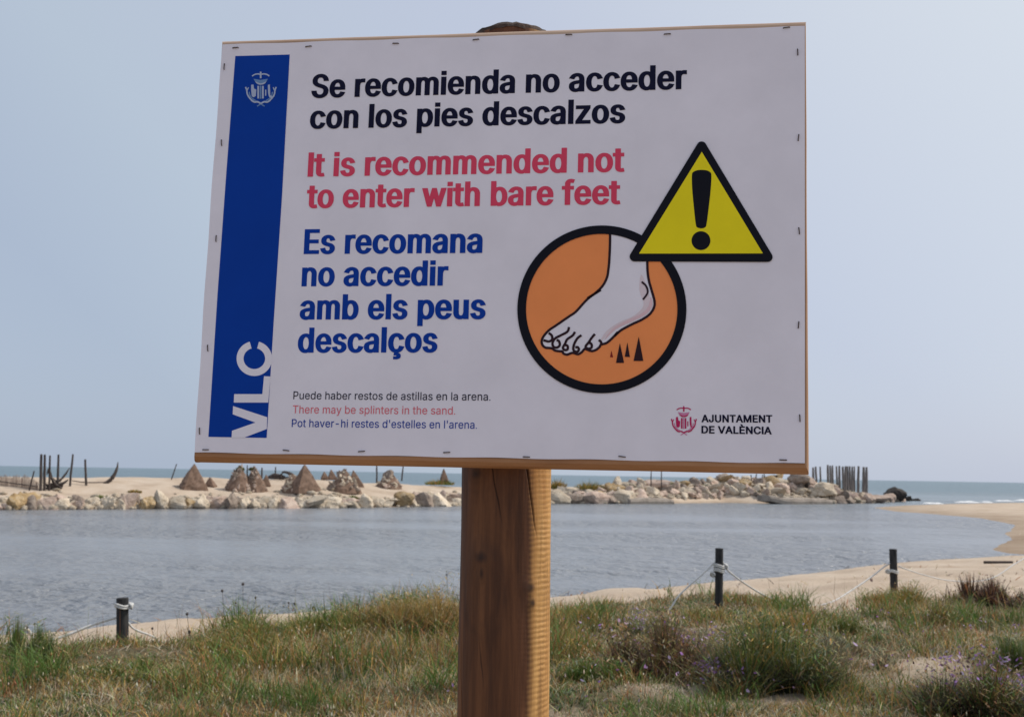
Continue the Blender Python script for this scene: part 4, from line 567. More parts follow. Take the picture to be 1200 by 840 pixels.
# crests
def crest(fn, dark, light, nm, lab, s):
    w_ = lambda v: np.linalg.norm(fn(500 + v, 400) - fn(500, 400))
    L = []; D = []
    D.append(ribbon([fn(*q) for q in catmull([(335, 192), (385, 162), (440, 152), (490, 160), (540, 152), (600, 162), (645, 192)])], w_(24), 2))
    D.append(ribbon([fn(490, 112), fn(490, 232)], w_(30), 3)); D.append(poly([[fn(*q) for q in catmull([(395, 290), (490, 325), (590, 290), (555, 335), (490, 350), (430, 335)], 4, True)]], 3))
    L.append(poly([[fn(*q) for q in ((360, 240), (490, 262), (620, 240), (585, 305), (490, 330), (398, 305))]], 2))
    D.append(poly([[fn(*q) for q in ((318, 350), (360, 345), (372, 420), (412, 440), (402, 555), (365, 580), (330, 560), (318, 450))]], 2))
    D.append(poly([[fn(*q) for q in ((618, 350), (655, 345), (662, 540), (700, 560), (735, 500), (738, 560), (690, 600), (640, 575), (622, 500))]], 2))
    for x0, x1 in ((430, 462), (512, 545), (568, 590)): D.append(poly([[fn(*q) for q in ((x0, 370 if x0 < 560 else 440), (x1, 370 if x0 < 560 else 440), (x1, 600 if x0 < 560 else 550), (x0, 600 if x0 < 560 else 550))]], 2))
    L.append(poly([[fn(*q) for q in ((474, 365), (500, 365), (500, 605), (474, 605))]], 2))
    for m_ in (0, 1):
        fx = (lambda q: q) if not m_ else (lambda q: (985 - q[0], q[1]))
        D.append(ribbon([fn(*fx(q)) for q in catmull([(218, 390), (240, 450), (250, 520), (290, 590), (340, 640)])], w_(26), 2))
        D.append(ribbon([fn(*fx(q)) for q in ((272, 398), (248, 450))], w_(18), 3))
        L.append(ribbon([fn(*fx(q)) for q in catmull([(285, 480), (300, 550), (340, 600), (400, 640)])], w_(20), 2))
        D.append(ribbon([fn(*fx(q)) for q in catmull([(320, 630), (380, 665), (430, 660), (492, 692)])], w_(30), 3))
        L.append(ribbon([fn(*fx(q)) for q in ((425, 742), (492, 700))], w_(18), 2))
    a = shape(nm, D, dark, lab); b_ = shape('crest_detail', L, light); sub(b_, a); return a
crest(lambda x, y: p2b(775 + x / 18.67, 470 + y / 18.67), M_crest, M_crestl, 'crest', 'small crimson crowned city crest left of AJUNTAMENT', 1)
crest(lambda x, y: p2b(220 + (318 + (x - 215) * .3045) / 4.6643, 30 + (257 + (y - 112) * .299) / 4.6667), M_crestw, M_pale, 'crest', 'white crowned city crest at the top of the blue strip', 1)
# foot pictogram
c4 = lambda x, y: p2b(600 + x / 2.625, 150 + y / 2.625)
c8_ = lambda x, y: p2b(625 + x / 9.33, 340 + y / 9.33)
pw = lambda v: np.linalg.norm(c4(300 + v, 400) - c4(300, 400))
disc = [c4(276.5 + 246 * math.cos(rad(q)), 559 + 246 * math.sin(rad(q))) for q in range(0, 360, 4)]
pic = shape('pictogram_disc', [poly([disc], 0)], M_orange, 'orange disc of the bare foot pictogram')
top_l = [(300, 312), (302, 340), (300, 400), (297, 435), (292, 462), (278, 488), (255, 510), (232, 525)]
toe_up = [(740, 0), (600, 95), (470, 235), (400, 285), (320, 340), (240, 395), (180, 435), (130, 485), (97, 540), (97, 592), (130, 628), (175, 634), (208, 640), (240, 662), (290, 670), (318, 672), (332, 695), (370, 706), (410, 692), (440, 688), (490, 702), (530, 680), (562, 645), (590, 652), (640, 668), (690, 652), (725, 622), (742, 597), (800, 580), (860, 530), (925, 460)]
heel = [(315, 641), (335, 623), (370, 604), (400, 590), (424, 573), (437, 552), (438, 532), (430, 502), (421, 470), (417, 440), (416, 400), (415, 330)]
t8 = lambda q: ((25 + q[0] / 9.33) * 2.625, (190 + q[1] / 9.33) * 2.625)
full = catmull(top_l + [t8(q) for q in toe_up] + heel, 4)
fin = [q for q in full if math.hypot(q[0] - 276.5, q[1] - 559) < 244]
# close the leg along the ring
arc = [(276.5 + 240 * math.cos(rad(q)), 559 + 240 * math.sin(rad(q))) for q in range(-56, -84, -3)]
foot_loop = [c4(*q) for q in fin] + [c4(*q) for q in arc]
foot = shape('foot_drawing', [poly([foot_loop], 1)], M_foot, 'drawn bare white foot stepping on splinters'); sub(foot, pic)
o = shape('foot_shading', [poly([[c4(*q) for q in catmull([(270, 660), (300, 632), (345, 606), (395, 580), (425, 552), (418, 500), (398, 452), (392, 500), (405, 545), (375, 578), (330, 598), (290, 626)], 4, True)]], 2)], M_pinkfoot2); sub(o, pic)
o = shape('foot_shading', [poly([[c4(*q) for q in catmull([(285, 652), (322, 618), (372, 595), (415, 572), (432, 545), (427, 520), (420, 548), (400, 570), (350, 594), (310, 618)], 4, True)]], 3)], M_pinkfoot); sub(o, pic)
lines = [ribbon([c4(*q) for q in full], pw(7.5), 4)]
for q in ([(170, 470), (203, 498), (207, 540), (172, 563), (112, 550)], [(392, 406), (375, 455), (305, 495), (240, 530), (212, 580), (222, 620), (258, 630), (290, 605), (282, 560), (256, 548)],
          [(457, 458), (432, 497), (372, 540), (350, 585), (325, 632), (345, 656), (375, 650), (376, 612), (350, 600)], [(528, 495), (490, 522), (462, 562), (442, 612), (442, 660), (480, 676), (500, 650), (486, 626), (460, 628)],
          [(674, 482), (640, 522), (610, 568), (572, 620), (602, 642), (637, 630), (636, 592), (610, 576)], [(718, 545), (742, 572), (742, 600)]):
    lines.append(ribbon([c8_(*p) for p in catmull(q, 5)], pw(7.5), 5))
lines.append(ribbon([c4(*q) for q in catmull([(399, 474), (413, 488), (417, 508), (403, 529)], 6)], pw(6), 5))
o = shape('outline_drawing', lines, M_spike); sub(o, pic)
for tri, mt in ((((332, 662), (320, 723), (345, 723)), M_spike), (((355, 660), (347, 704), (363, 705)), M_spike), (((390, 642), (374, 717), (404, 717)), M_spike), (((306, 685), (302, 705), (311, 706)), M_spikered)):
    o = shape('splinter_drawing', [poly([[c4(*q) for q in tri]], 4)], mt); sub(o, pic)
ring = [c4(276.5 + 246 * math.cos(rad(q)), 558.5 + 244 * math.sin(rad(q))) for q in range(0, 360, 3)]
shape('pictogram_ring', [ribbon(ring, pw(27), 6, True)], M_black)
def rtri(cs, r_, n=8):
    out = []; m_ = len(cs); cen = np.mean(cs, 0)
    for i, c in enumerate(cs):
        a0 = math.atan2(*(np.array([c[0] - cs[i - 1][0], c[1] - cs[i - 1][1]]))[::-1]) - math.pi / 2
        a1 = math.atan2(*(np.array([cs[(i + 1) % m_][0] - c[0], cs[(i + 1) % m_][1] - c[1]]))[::-1]) - math.pi / 2
        while a1 < a0: a1 += 2 * math.pi
        for k in range(n + 1): a = a0 + (a1 - a0) * k / n; out.append((c[0] + r_ * math.cos(a), c[1] + r_ * math.sin(a)))
    return out
warn = shape('warning_triangle', [poly([[c4(*q) for q in rtri([(583, 59), (786, 398.5), (377, 397)], 15)]], 8)], M_black, 'yellow warning triangle with black border')
sub(shape('triangle_field', [poly([[c4(*q) for q in ((583.5, 76), (771, 387.5), (391, 388))]], 9)], M_yellow), warn)
ex = rtri([(566, 147), (600, 147), (588, 300), (575, 300)], 9); ex = [(583 + (x - 583) * 1.0, y) for x, y in ex]
ex = catmull([(553, 150), (556, 139), (568, 133), (583, 131.5), (598, 133), (610, 139), (613, 150), (611, 190), (605, 245), (598, 298), (593, 308), (582, 311), (570, 308), (565, 298), (559, 245), (554, 190)], 3, True)
sub(shape('exclamation_mark', [poly([[c4(*q) for q in ex]], 10), poly([[c4(581 + 29 * math.cos(rad(q)), 348.5 + 29 * math.sin(rad(q))) for q in range(0, 360, 8)]], 10)], M_black), warn)
# staples
sv_, sf_ = tube([(-.0052, 0, 0), (-.0047, -.0014, 0), (.0047, -.0014, 0), (.0052, 0, 0)], [.0009] * 4, 6)
st_me = mesh('staple', sv_, sf_, M_staple)
for px, py, vert in [(276.6, 57, 0), (362, 55.5, 0), (464, 52, 0), (558, 47.5, 0), (666.7, 41.7, 0), (782, 41, 0), (921.5, 33.5, 0),
                     (263.5, 79, 1), (260.3, 168, 1), (254, 280, 1), (244.2, 408, 1), (234.6, 505, 1),
                     (241.6, 526.8, 0), (335.7, 527.6, 0), (424, 528.8, 0), (523.8, 530, 0), (617, 535.3, 0), (729, 534.9, 0), (917.6, 538.8, 0),
                     (934.5, 62, 1), (935.4, 162, 1), (936.2, 271, 1), (935.5, 381, 1), (937, 490, 1)]:
    L_ = p2b(px, py); wpt = b2w(L_[0], -.002, L_[1])
    o = inst('staple', st_me, Vector(wpt) - sign.location, parent=sign)
    Mx = Matrix([[*BR[i]] for i in range(3)]).to_4x4() @ Matrix.Rotation((math.pi / 2 if vert else 0) + random.uniform(-.12, .12), 4, 'Y')
    o.rotation_euler = Mx.to_euler()

# ------------------------------------------------------------------ ROPE FENCE
def hv(px0, py0, px1, py1):      # base pixel -> ground, top pixel at the same distance
    b_ = hit(px0, py0); t_ = aty(px1, py1, b_[1]); return b_, t_
posts = {}
def rope_post(key, px, pyb, pyt, R, label, lean=0):
    b_ = hit(px, pyb) if not isinstance(pyb, tuple) else None
    b_[2] = Hs(b_[0], b_[1]); top = aty(px + lean, pyt, b_[1])
    root = empty('rope_post', b_); tag(root, label, 'post', 'dark posts of the rope fence')
    L = top[2] - b_[2]; zs = [-.25, 0, L * .3, L * .6, L * .9, L - .006]; d = (top - b_) / max(L, .01)
    V, Fc = tube([b_ + d * z for z in zs] + [b_ + d * L], [R * 1.02, R, R, R * .99, R, R, R * .9], 18, True, .02)
    obj('pole', V, Fc, M_darkpost, root, False)
    posts[key] = (b_, top, R, root); return root
rope_post('a', 143.5, 757, 700, .061, 'short black post nearest the left, rope knotted at its right side')
rope_post('b', 842.3, 714, 642, .05, 'tall black post with two rope knots, between sign and bare sand', .6)
rope_post('c', 1048, 702, 643, .052, 'dark leaning post in green tuft, farthest right of the rope posts', -1.5)
def ring_knot(key, zpy, side, dz=0):
    b_, top, R, root = posts[key]; z = aty(0 + 600, zpy, b_[1])[2]; u = (z - b_[2]) / (top[2] - b_[2]); c = b_ + (top - b_) * u
    for k in range(2):
        pts = [c + np.array([math.cos(a) * (R + .011), math.sin(a) * (R + .011), .012 * math.sin(a * 2) + k * .022 - .01]) for a in np.linspace(0, 2 * math.pi, 25)]
        V, Fc = tube(pts, [.011] * 25, 7); obj('rope_loop', V, Fc, M_rope, root, True)
    kc = c + np.array([side * (R + .028), -.01, dz]); P = []
    for a in np.linspace(0, 4 * math.pi, 34):
        P.append(kc + np.array([.017 * math.cos(a) + .01 * math.sin(a * .5), .02 * math.sin(a * .75), .022 * math.sin(a) + .004 * math.cos(a * 3)]))
    V, Fc = tube(P, [.013] * 34, 7); obj('rope_knot', V, Fc, M_rope, root, True)
    return kc
def px_z(px, py, y): return aty(px, py, y)
ka = ring_knot('a', 724 - 7, 1); kb1 = ring_knot('b', 659, 1, .0); kb2 = ring_knot('b', 664, -1, -.05); kc1 = ring_knot('c', 662, -1)
def rope(pts, label, R=.0105):
    P = catmull(pts, 10); out = []
    for p in P:
        g_ = Hs(p[0], p[1]) + (-.03 if 'long rope' in label else .008); out.append(np.array([p[0], p[1], max(p[2], g_)]))
    V, Fc = tube(out, [R] * len(out), 7); o = obj('rope', V, Fc, M_rope, None, True); tag(o, label, 'rope', 'sagging ropes of the fence')
def P_(px, py, y): return aty(px, py, y)
ya_, yb_, yc_ = posts['a'][0][1], posts['b'][0][1], posts['c'][0][1]
rope([P_(-90, 775, ya_ - 1), P_(10, 753, ya_ - .5), P_(20, 745, ya_ - .45), P_(31, 736, ya_ - .4), P_(45, 752, ya_ - .3), P_(75, 745, ya_ - .2), P_(105, 733, ya_ - .1), P_(128, 725.5, ya_), P_(138, 723, ya_)], 'white rope running left from the short black post into tall reeds', .014)
rope([P_(149, 728, ya_), P_(158, 737, ya_ + .1), P_(178, 745, ya_ + .2), P_(196, 754, ya_ + .35), P_(250, 762, ya_ + .9), P_(400, 755, yb_ - 2.2), P_(560, 745, yb_ - 1.5), P_(700, 738, yb_ - .8), P_(770, 726, yb_ - .3), P_(797, 696, yb_ - .15), P_(817, 678, yb_ - .1), P_(832, 664, yb_), P_(838, 658, yb_)], 'long rope lying in the grass behind the sign post')
rope([P_(847, 658, yb_), P_(852, 667, yb_), P_(868, 680, yb_ + .15), P_(890, 694, yb_ + .4), P_(908, 702, yb_ + .6), P_(940, 710, yb_ + .9), P_(972, 706, yc_ - .7), P_(1000, 690, yc_ - .35), P_(1022, 675, yc_ - .12), P_(1036, 664, yc_), P_(1043, 660, yc_)], 'white rope hanging low over bare sand between the two right posts')
rope([P_(1053, 663, yc_), P_(1060, 666, yc_), P_(1085, 674, yc_ + .3), P_(1110, 679.5, yc_ + .6), P_(1140, 681, yc_ + 1), P_(1165, 676, yc_ + 1.3), P_(1190, 660, yc_ + 1.6), P_(1225, 640, yc_ + 2)], 'thin grey rope leaving the leaning post towards the right edge', .009)

# ------------------------------------------------------------------ ROCKS
def rock_mesh(seed, flatn=1.0, subd=3):
    import bmesh
    r0 = np.random.default_rng(seed); bm = bmesh.new(); bmesh.ops.create_icosphere(bm, subdivisions=subd, radius=1)
    D = np.array([v.co[:] for v in bm.verts]); nrm = r0.normal(size=(13, 3)); nrm /= np.linalg.norm(nrm, axis=1)[:, None]
    dd = r0.uniform(.56, .95, 13); dots = D @ nrm.T; t_ = np.where(dots > .05, dd / np.maximum(dots, .05), 9)
    p = 70; R = (np.sum(t_ ** -p, axis=1)) ** (-1 / p)
    R *= 1 + .05 * np.sin(D @ r0.normal(size=3) * 4 + 1) + .03 * np.sin(D @ r0.normal(size=3) * 9) + r0.normal(size=len(D)) * .008
    V = D * R[:, None]; V[:, 2] *= flatn; Fc = [[v.index for v in f.verts] for f in bm.faces]; bm.free()
    return mesh('boulder', V, Fc, None, False)
RMESH = {}
def rmesh(i, tone):
    if (i, tone) not in RMESH:
        if ('b', i) not in RMESH: RMESH[('b', i)] = rock_mesh(100 + i)
        me = RMESH[('b', i)].copy(); me.materials.append(RM[tone]); RMESH[(i, tone)] = me
    return RMESH[(i, tone)]
land = [(20, 'left of the tall dark stakes'), (70, 'in front of the tall dark stakes'), (130, 'below the curved driftwood horn'), (190, 'left of the largest plain pyramid'), (245, 'below the largest plain pyramid'),
        (300, 'below the twin stone-crusted pyramids'), (355, 'below the leaning dark pyramid'), (405, 'below the cream-patched stone cone'), (455, 'below the round-topped cairn'), (520, 'just left of the sign post'),
        (670, 'just right of the sign post'), (715, 'by the yellow-green bush'), (765, 'around the two thin rods'), (815, 'right of the thin rods'), (862, 'left of the long flat slab'),
        (930, 'behind the long flat slab'), (985, 'in front of the grey palisade'), (1035, 'on the dark end of the bar')]
def nearland(px): return min(land, key=lambda q: abs(q[0] - px))[1]
def toscr(p):
    v = np.array(p) - CAM; z = v @ _F; return 600 + FPX * (v @ _X) / z, 420 - FPX * (v @ _U) / z
def boulder(px, off, wpx, hfac, tone, sink=.28, label=None, mi=None, rz=None, squash=.75, row=''):
    yf = np.interp(px, [p[0] for p in bar_px], [p[1] for p in bar_px]); f = gp(px, yf, ZW)
    d = np.array([f[0], f[1]]); d /= np.linalg.norm(d); x, y = f[0] + d[0] * off, f[1] + d[1] * off
    D = math.hypot(x, y); W = wpx / FPX * D; h = W * hfac
    z = max(Hs(x, y), ZW - .1)
    mi = random.randrange(14) if mi is None else mi
    o = inst('boulder', rmesh(mi, tone), (x, y, z + h * (.5 - sink)), (random.uniform(-.25, .25), random.uniform(-.25, .25), random.uniform(0, 6.28) if rz is None else rz),
             (W * .56, W * .56 * squash, h * .6))
    if label is None:
        size = 'large' if wpx > 19 else ('small' if wpx < 11.5 else 'medium')
        label = '%s %s boulder %s, %s' % (size, tone, nearland(px), row)
    tag(o, label, 'boulder', 'boulders of the far breakwater'); return o
tones = ['pale cream'] * 7 + ['pinkish beige'] * 4 + ['ochre stained'] + ['grey brown'] * 2
row_n = ['at waterline', 'second row', 'third row', 'high up', 'on crest', 'on crest']
def row(x0, x1, off, w0, w1, k, skip=(), tn=tones, hf=(.55, .8)):
    x = x0
    while x < x1:
        w_ = random.uniform(w0, w1)
        if not any(a < x + w_ / 2 < b_ for a, b_ in skip) and random.random() > .03 * k:
            boulder(x + w_ / 2, off + random.uniform(-.25, .35), w_ * 1.12, random.uniform(*hf), random.choice(tn), row=row_n[k])
        x += w_ * random.uniform(.72, .95)
row(-30, 548, .35, 9, 22, 0, hf=(.6, .85)); row(-30, 548, 1.25, 9, 19, 1, skip=((212, 236), (334, 348)), hf=(.55, .85)); row(-30, 548, 2.0, 6, 12, 2, skip=((150, 236), (320, 350)), hf=(.5, .8))
row(-30, 90, 2.4, 10, 18, 2); row(240, 330, 2.3, 7, 12, 2); row(470, 548, 2.6, 10, 18, 2); row(500, 548, 4, 10, 16, 3); row(400, 548, 2.2, 8, 13, 2); row(480, 548, 5.6, 8, 14, 3)
row(640, 742, .4, 15, 30, 0, hf=(.5, .7)); row(640, 738, 1.4, 12, 20, 1)
for k, off in enumerate((2.2, 3.3, 4.4, 5.6)):
    row(640, 985, off + (0 if k else .3), 8, 17, min(k + 2, 5), skip=((675, 706),) if k > 1 else (), tn=tones + ['pinkish beige'])
row(795, 900, 1.7, 8, 13, 1)
row(974, 1050, .35, 11, 19, 0, tn=['grey brown', 'pinkish beige', 'pale cream', 'grey brown'], hf=(.6, .8)); row(978, 1046, 1.3, 10, 18, 1, tn=['pinkish beige', 'pale cream', 'grey brown'], hf=(.6, .85)); row(982, 1040, 2.3, 9, 15, 2, tn=['pinkish beige', 'grey brown'])
row(1036, 1066, .1, 8, 12, 0, tn=['dark wet'], hf=(.3, .5))
boulder(1049, 1.2, 19, .95, 'dark wet', .2, 'rounded black boulder topping the very end of the breakwater')
boulder(147, .5, 26, .62, 'pinkish beige', .2, 'big smooth greyish boulder at the waterline under the driftwood horn'); boulder(173, .4, 24, .62, 'grey brown', .2, 'rounded grey-brown boulder with a shaded left face, second from the driftwood horn')
boulder(365, .4, 20, .75, 'pale cream', .15, 'smooth egg-shaped cream boulder below the leaning dark pyramid'); boulder(205, .5, 20, .6, 'grey brown', .2, 'dark brown tilted boulder left of the largest pyramid')
boulder(471, .5, 26, .75, 'ochre stained', .1, 'orange-stained boulder at the waterline left of the sign post')
boulder(966, 1.6, 30, .55, 'pale cream', .0, 'long pale boulder lying across the heap beside the grey palisade', rz=.5, squash=.5)
boulder(936, 3.6, 22, .75, 'grey brown', -.25, 'big rounded brown boulder high up near the sign corner'); boulder(944, 3.3, 14, .95, 'dark wet', -.25, 'black boulder beside the big brown one near the sign corner')
boulder(908, 5.6, 11, .7, 'dark wet', -.3, 'small black boulder on the crest, left of the sign corner')
def rubble():
    import bmesh
    bm = bmesh.new(); bmesh.ops.create_icosphere(bm, subdivisions=1, radius=1); D = np.array([v.co[:] for v in bm.verts]); F0 = np.array([[v.index for v in f.verts] for f in bm.faces]); bm.free()
    r0 = np.random.default_rng(5); V = []; Q = []; s_ = 0
    for i in range(4800):
        px = r0.uniform(-30, 1055) if i % 3 else r0.uniform(640, 1040); left = px < 548
        if 548 < px < 638: continue
        off = r0.gamma(1.9, .95) if left else r0.uniform(0, 7)
        if 742 < px < 900 and off < 1.6: continue
        yf = np.interp(px, [p[0] for p in bar_px], [p[1] for p in bar_px]); f = gp(px, yf, ZW); d = f[:2] / np.linalg.norm(f[:2]); x, y = f[0] + d[0] * off, f[1] + d[1] * off
        R_ = r0.uniform(.1, .34) * (1 if off < 4 else .7); z = Hs(x, y)
        V.append(D * (R_ * np.array([r0.uniform(.8, 1.4), 1, r0.uniform(.5, .9)])) * r0.uniform(.75, 1.15, (len(D), 1)) + np.array([x, y, z + R_ * .2])); Q.append(F0 + s_); s_ += len(D)
    o = bigmesh('rubble', np.concatenate(V), None, np.concatenate(Q), RM['pale cream'], False); tag(o, 'loose cream rubble packed between the breakwater boulders', 'rubble', None, 'stuff')
rubble()
def slab(px0, px1, py, thick, depth, label, cut=0):
    a = gp(px0, py, ZW); b_ = gp(px1, py, ZW); d = (b_ - a); d[2] = 0; n_ = np.array([-d[1], d[0], 0]); n_ /= np.linalg.norm(n_); 
    import bmesh
    V = []; Fc = []; n = 14
    for i in range(n + 1):
        u = i / n; c = a + d * u
        e = 1 - .35 * (1 - math.sin(math.pi * min(max(u, .04), .96)) ** .3); tt = thick * (1 + .1 * math.sin(i * 1.7)) * e
        rise = cut * max(0, (.25 - u) / .25)
        for q, zz in ((0, -.1), (-.03, tt * .45), (.06, tt * .9), (.25, tt), (depth * .5, tt * 1.05), (depth, tt * .95), (depth, -.1)):
            V.append(c + n_ * (q + rise * .6) + np.array([0, 0, ZW + zz + rise * .35 - c[2] * 0 - (ZW)]) + np.array([0, 0, 0]))
    V = [np.array([v[0], v[1], v[2]]) for v in V]
    k = 7
    for i in range(n):
        for j in range(k - 1): Fc.append((i * k + j, (i + 1) * k + j, (i + 1) * k + j + 1, i * k + j + 1))
    Fc.append(tuple(range(k))[::-1]); Fc.append(tuple(n * k + j for j in range(k)))
    tag(obj('stone_slab', V, Fc, M_slab), label, 'slab', 'flat slabs at the waterline')
slab(739, 790, 590.3, .5, 1.6, 'flat brown slab at the waterline below the two thin rods'); slab(908, 976, 590.6, .55, 1.8, 'long flat slab at the waterline below the sign corner', 1.0)

# ------------------------------------------------------------------ STAKES, PALISADE, DRIFTWOOD
def stake(bx, by, tx, ty, wpx, label, grp, mat_=M_stake, cat='stake', name='wooden_stake', D=None):
    b_ = hit(bx, by)
    if b_ is None or (D and abs(b_[1] - D) > 15): b_ = aty(bx, by, D or 75)
    t_ = aty(tx, ty, b_[1] + random.uniform(-.3, .3)); R = wpx * 1.15 / FPX * b_[1] / 2; d = t_ - b_
    P = [b_ - d * .25, b_, b_ + d * .35 + np.array([random.uniform(-.3, .3) * R, 0, 0]), b_ + d * .7, t_]
    V, Fc = tube(P, [R, R, R * .95, R * .9, R * .75], 8, True, .08)
    o = obj(name, V, Fc, mat_); tag(o, label, cat, grp); return o
gs = 'dark stakes standing on the sand bar'
stake(34.2, 575, 40, 551.7, 1.8, 'short thin stake leaning right, leftmost of the dark stakes', gs); stake(47.3, 575, 48.4, 532, 3.2, 'thick upright dark stake, first of the tight pair', gs)
stake(52, 575, 52.5, 532.5, 3, 'upright dark stake touching the thick one on its right', gs); stake(57.5, 575, 58.6, 533.5, 2.3, 'slim dark stake just right of the tight pair', gs)
stake(67.5, 572, 68.6, 532.5, 2.6, 'straight dark stake standing in tangled branches', gs); stake(82, 570, 85.5, 532, 2.4, 'tall dark stake leaning slightly right past the tangle', gs)
stake(101, 569, 99.8, 538, 2.6, 'isolated dark stake leaning slightly left', gs); stake(200.8, 562, 207, 543.5, 1.2, 'thin bent rod left of the largest pyramid', gs)
stake(289.5, 575, 289.8, 545, 1.5, 'thin rod in front of the stone-crusted pyramids', gs); stake(306.5, 571, 307, 548, 2, 'dark stake at the right of the stone-crusted pyramids', gs)
stake(441.5, 562, 441.5, 545, 1.7, 'lone thin rod left of the round-topped cairn', gs); stake(471, 560, 472.5, 546, 1.5, 'lone thin rod right of the round-topped cairn', gs)
stake(762.5, 581, 763.2, 551, 1.3, 'left one of two thin rods right of the sign post', gs); stake(774.8, 581, 775.2, 551, 1.3, 'right one of two thin rods right of the sign post', gs)
stake(322.5, 560, 323, 547, 1.5, 'short dark stump on driftwood behind the leaning pyramid', gs)
for i, (bx, tx, ty, w_) in enumerate([(881, 880, 556, 1.2), (885, 886.5, 555, 1.4), (893, 893.5, 556, 1.2), (896.5, 895.5, 555, 1.5)]):
    stake(bx, 568, tx, ty, w_, 'thin dark stick %s under the right end of the sign' % ['leaning left', 'leaning right', 'upright', 'close by the upright one'][i], gs, D=100)
pal = [(953.5, 547.5, 2.6, 569), (956.5, 546.5, 2.4, 569), (961.5, 546.5, 2, 567), (970.5, 544.5, 2.6, 568), (973.5, 545.5, 2.4, 568), (976.3, 545.2, 2.2, 568), (981, 546, 2.2, 569), (984, 545.6, 2.6, 569),
       (988.5, 546.5, 2.8, 570), (991, 546, 2.4, 570), (993.8, 546.2, 2.6, 570), (996.5, 546, 2.4, 570), (999, 546.4, 2.4, 570), (1001.4, 546.2, 1.8, 570), (1005.8, 546, 2.8, 571), (1012, 547, 3.4, 571), (1015.5, 547.2, 2.8, 571)]
gpal = 'grey stakes of the palisade on the bar'
pl = ['tall grey stake at the left end of the palisade', 'second grey stake from the left end of the palisade', 'slim pale stake standing apart by the left pair of the palisade',
      'grey stake opening the main run of the palisade', 'grey stake leaning in the main run of the palisade', 'slim grey stake before the first narrow gap in the palisade', 'slim grey stake between two narrow gaps of the palisade',
      'grey stake left of the closed block of the palisade'] + ['%s grey stake of the closed block in the palisade' % q for q in ('first', 'second', 'third', 'fourth', 'fifth', 'sixth')] + ['dark grey stake right of the wide gap in the palisade', 'thick dark stake of the last pair in the palisade', 'outermost right stake of the palisade']
for (bx, ty, w_, by), lb in zip(pal, pl):
    stake(bx, by, bx - .6 * (bx < 1000) + random.uniform(-.4, .4), ty, w_, lb, gpal, M_greystake, D=98)
# driftwood horn
def limb(pxs, D, label, mat_=M_stake, name='driftwood', grp=None, cat='driftwood'):
    P = catmull([aty(x, y, D + k * .15) for k, (x, y, w_) in enumerate(pxs)], 5); W = np.interp(np.linspace(0, len(pxs) - 1, len(P)), range(len(pxs)), [q[2] for q in pxs]) / FPX * D / 2
    V, Fc = tube(P, list(W), 8, True, .1); return V, Fc
Dh = hit(126, 567)[1]
V, Fc = limb([(121, 565.5, 1.5), (126, 564.5, 4), (131, 560.5, 5), (135, 554, 3.8), (137.5, 547, 2.4), (138.2, 541, .8)], Dh, ''); tag(obj('driftwood', V, Fc, M_stake, None, True), 'curved dark driftwood log rising like a horn from the sand', 'driftwood')
Dt = hit(60, 575)[1]
root = empty('driftwood_tangle', hit(60, 575)); tag(root, 'tangle of dark dead branches between the tall stakes', 'driftwood')
for q in ([(54, 575, 3), (60, 568, 3.5), (70, 563, 3), (77, 555, 2.4), (81.5, 548, 1)], [(56, 551, 1.4), (60, 560, 2.5), (66, 568, 3), (73, 572, 2)], [(50, 574, 3), (60, 571, 4.5), (72, 567, 4), (80, 562, 1.5)],
          [(55, 556, 1.2), (57, 549, 2), (60, 556, 1.6), (62, 566, 2), (64, 574, 2)], [(62, 560, 1), (66, 563, 2), (72, 561, 2.2), (79, 553, 1)], [(52, 566, 2), (58, 570, 4), (66, 572, 4), (74, 569, 2)], [(84, 563, 1), (100, 565, 1.2), (122, 565, 1)]):
    V, Fc = limb(q, Dt + random.uniform(-.3, .3), ''); obj('branch', V, Fc, M_stake, root, True)
# reed screen at far left
root = empty('reed_fence', hit(18, 575)); tag(root, 'low faded reed fence left of the tall stakes', 'fence')
Vp = []
for i in range(130):
    x = -20 + i * .5; hh = 19 + 3 * float(vnoise(i * .12, 0, 4)) - (0 if x < 30 else (x - 30) * .55)
    b_ = aty(x, 577, Dt - .5); t_ = aty(x + random.uniform(-.5, .5), 577 - hh * random.uniform(.85, 1.02), Dt - .5); Vp.append(tube([b_, t_], [.014, .01], 4))
V, Fc = join(Vp); o = obj('cane_screen', V, Fc, M_reed, root); o['kind'] = 'stuff'
for yy in ((561, 570), (572, 575)):
    V, Fc = tube([aty(-20, yy[0], Dt - .52), aty(12, sum(yy) / 2, Dt - .52), aty(44, yy[1], Dt - .52)], [.03] * 3, 6); obj('rail', V, Fc, M_stake, root)

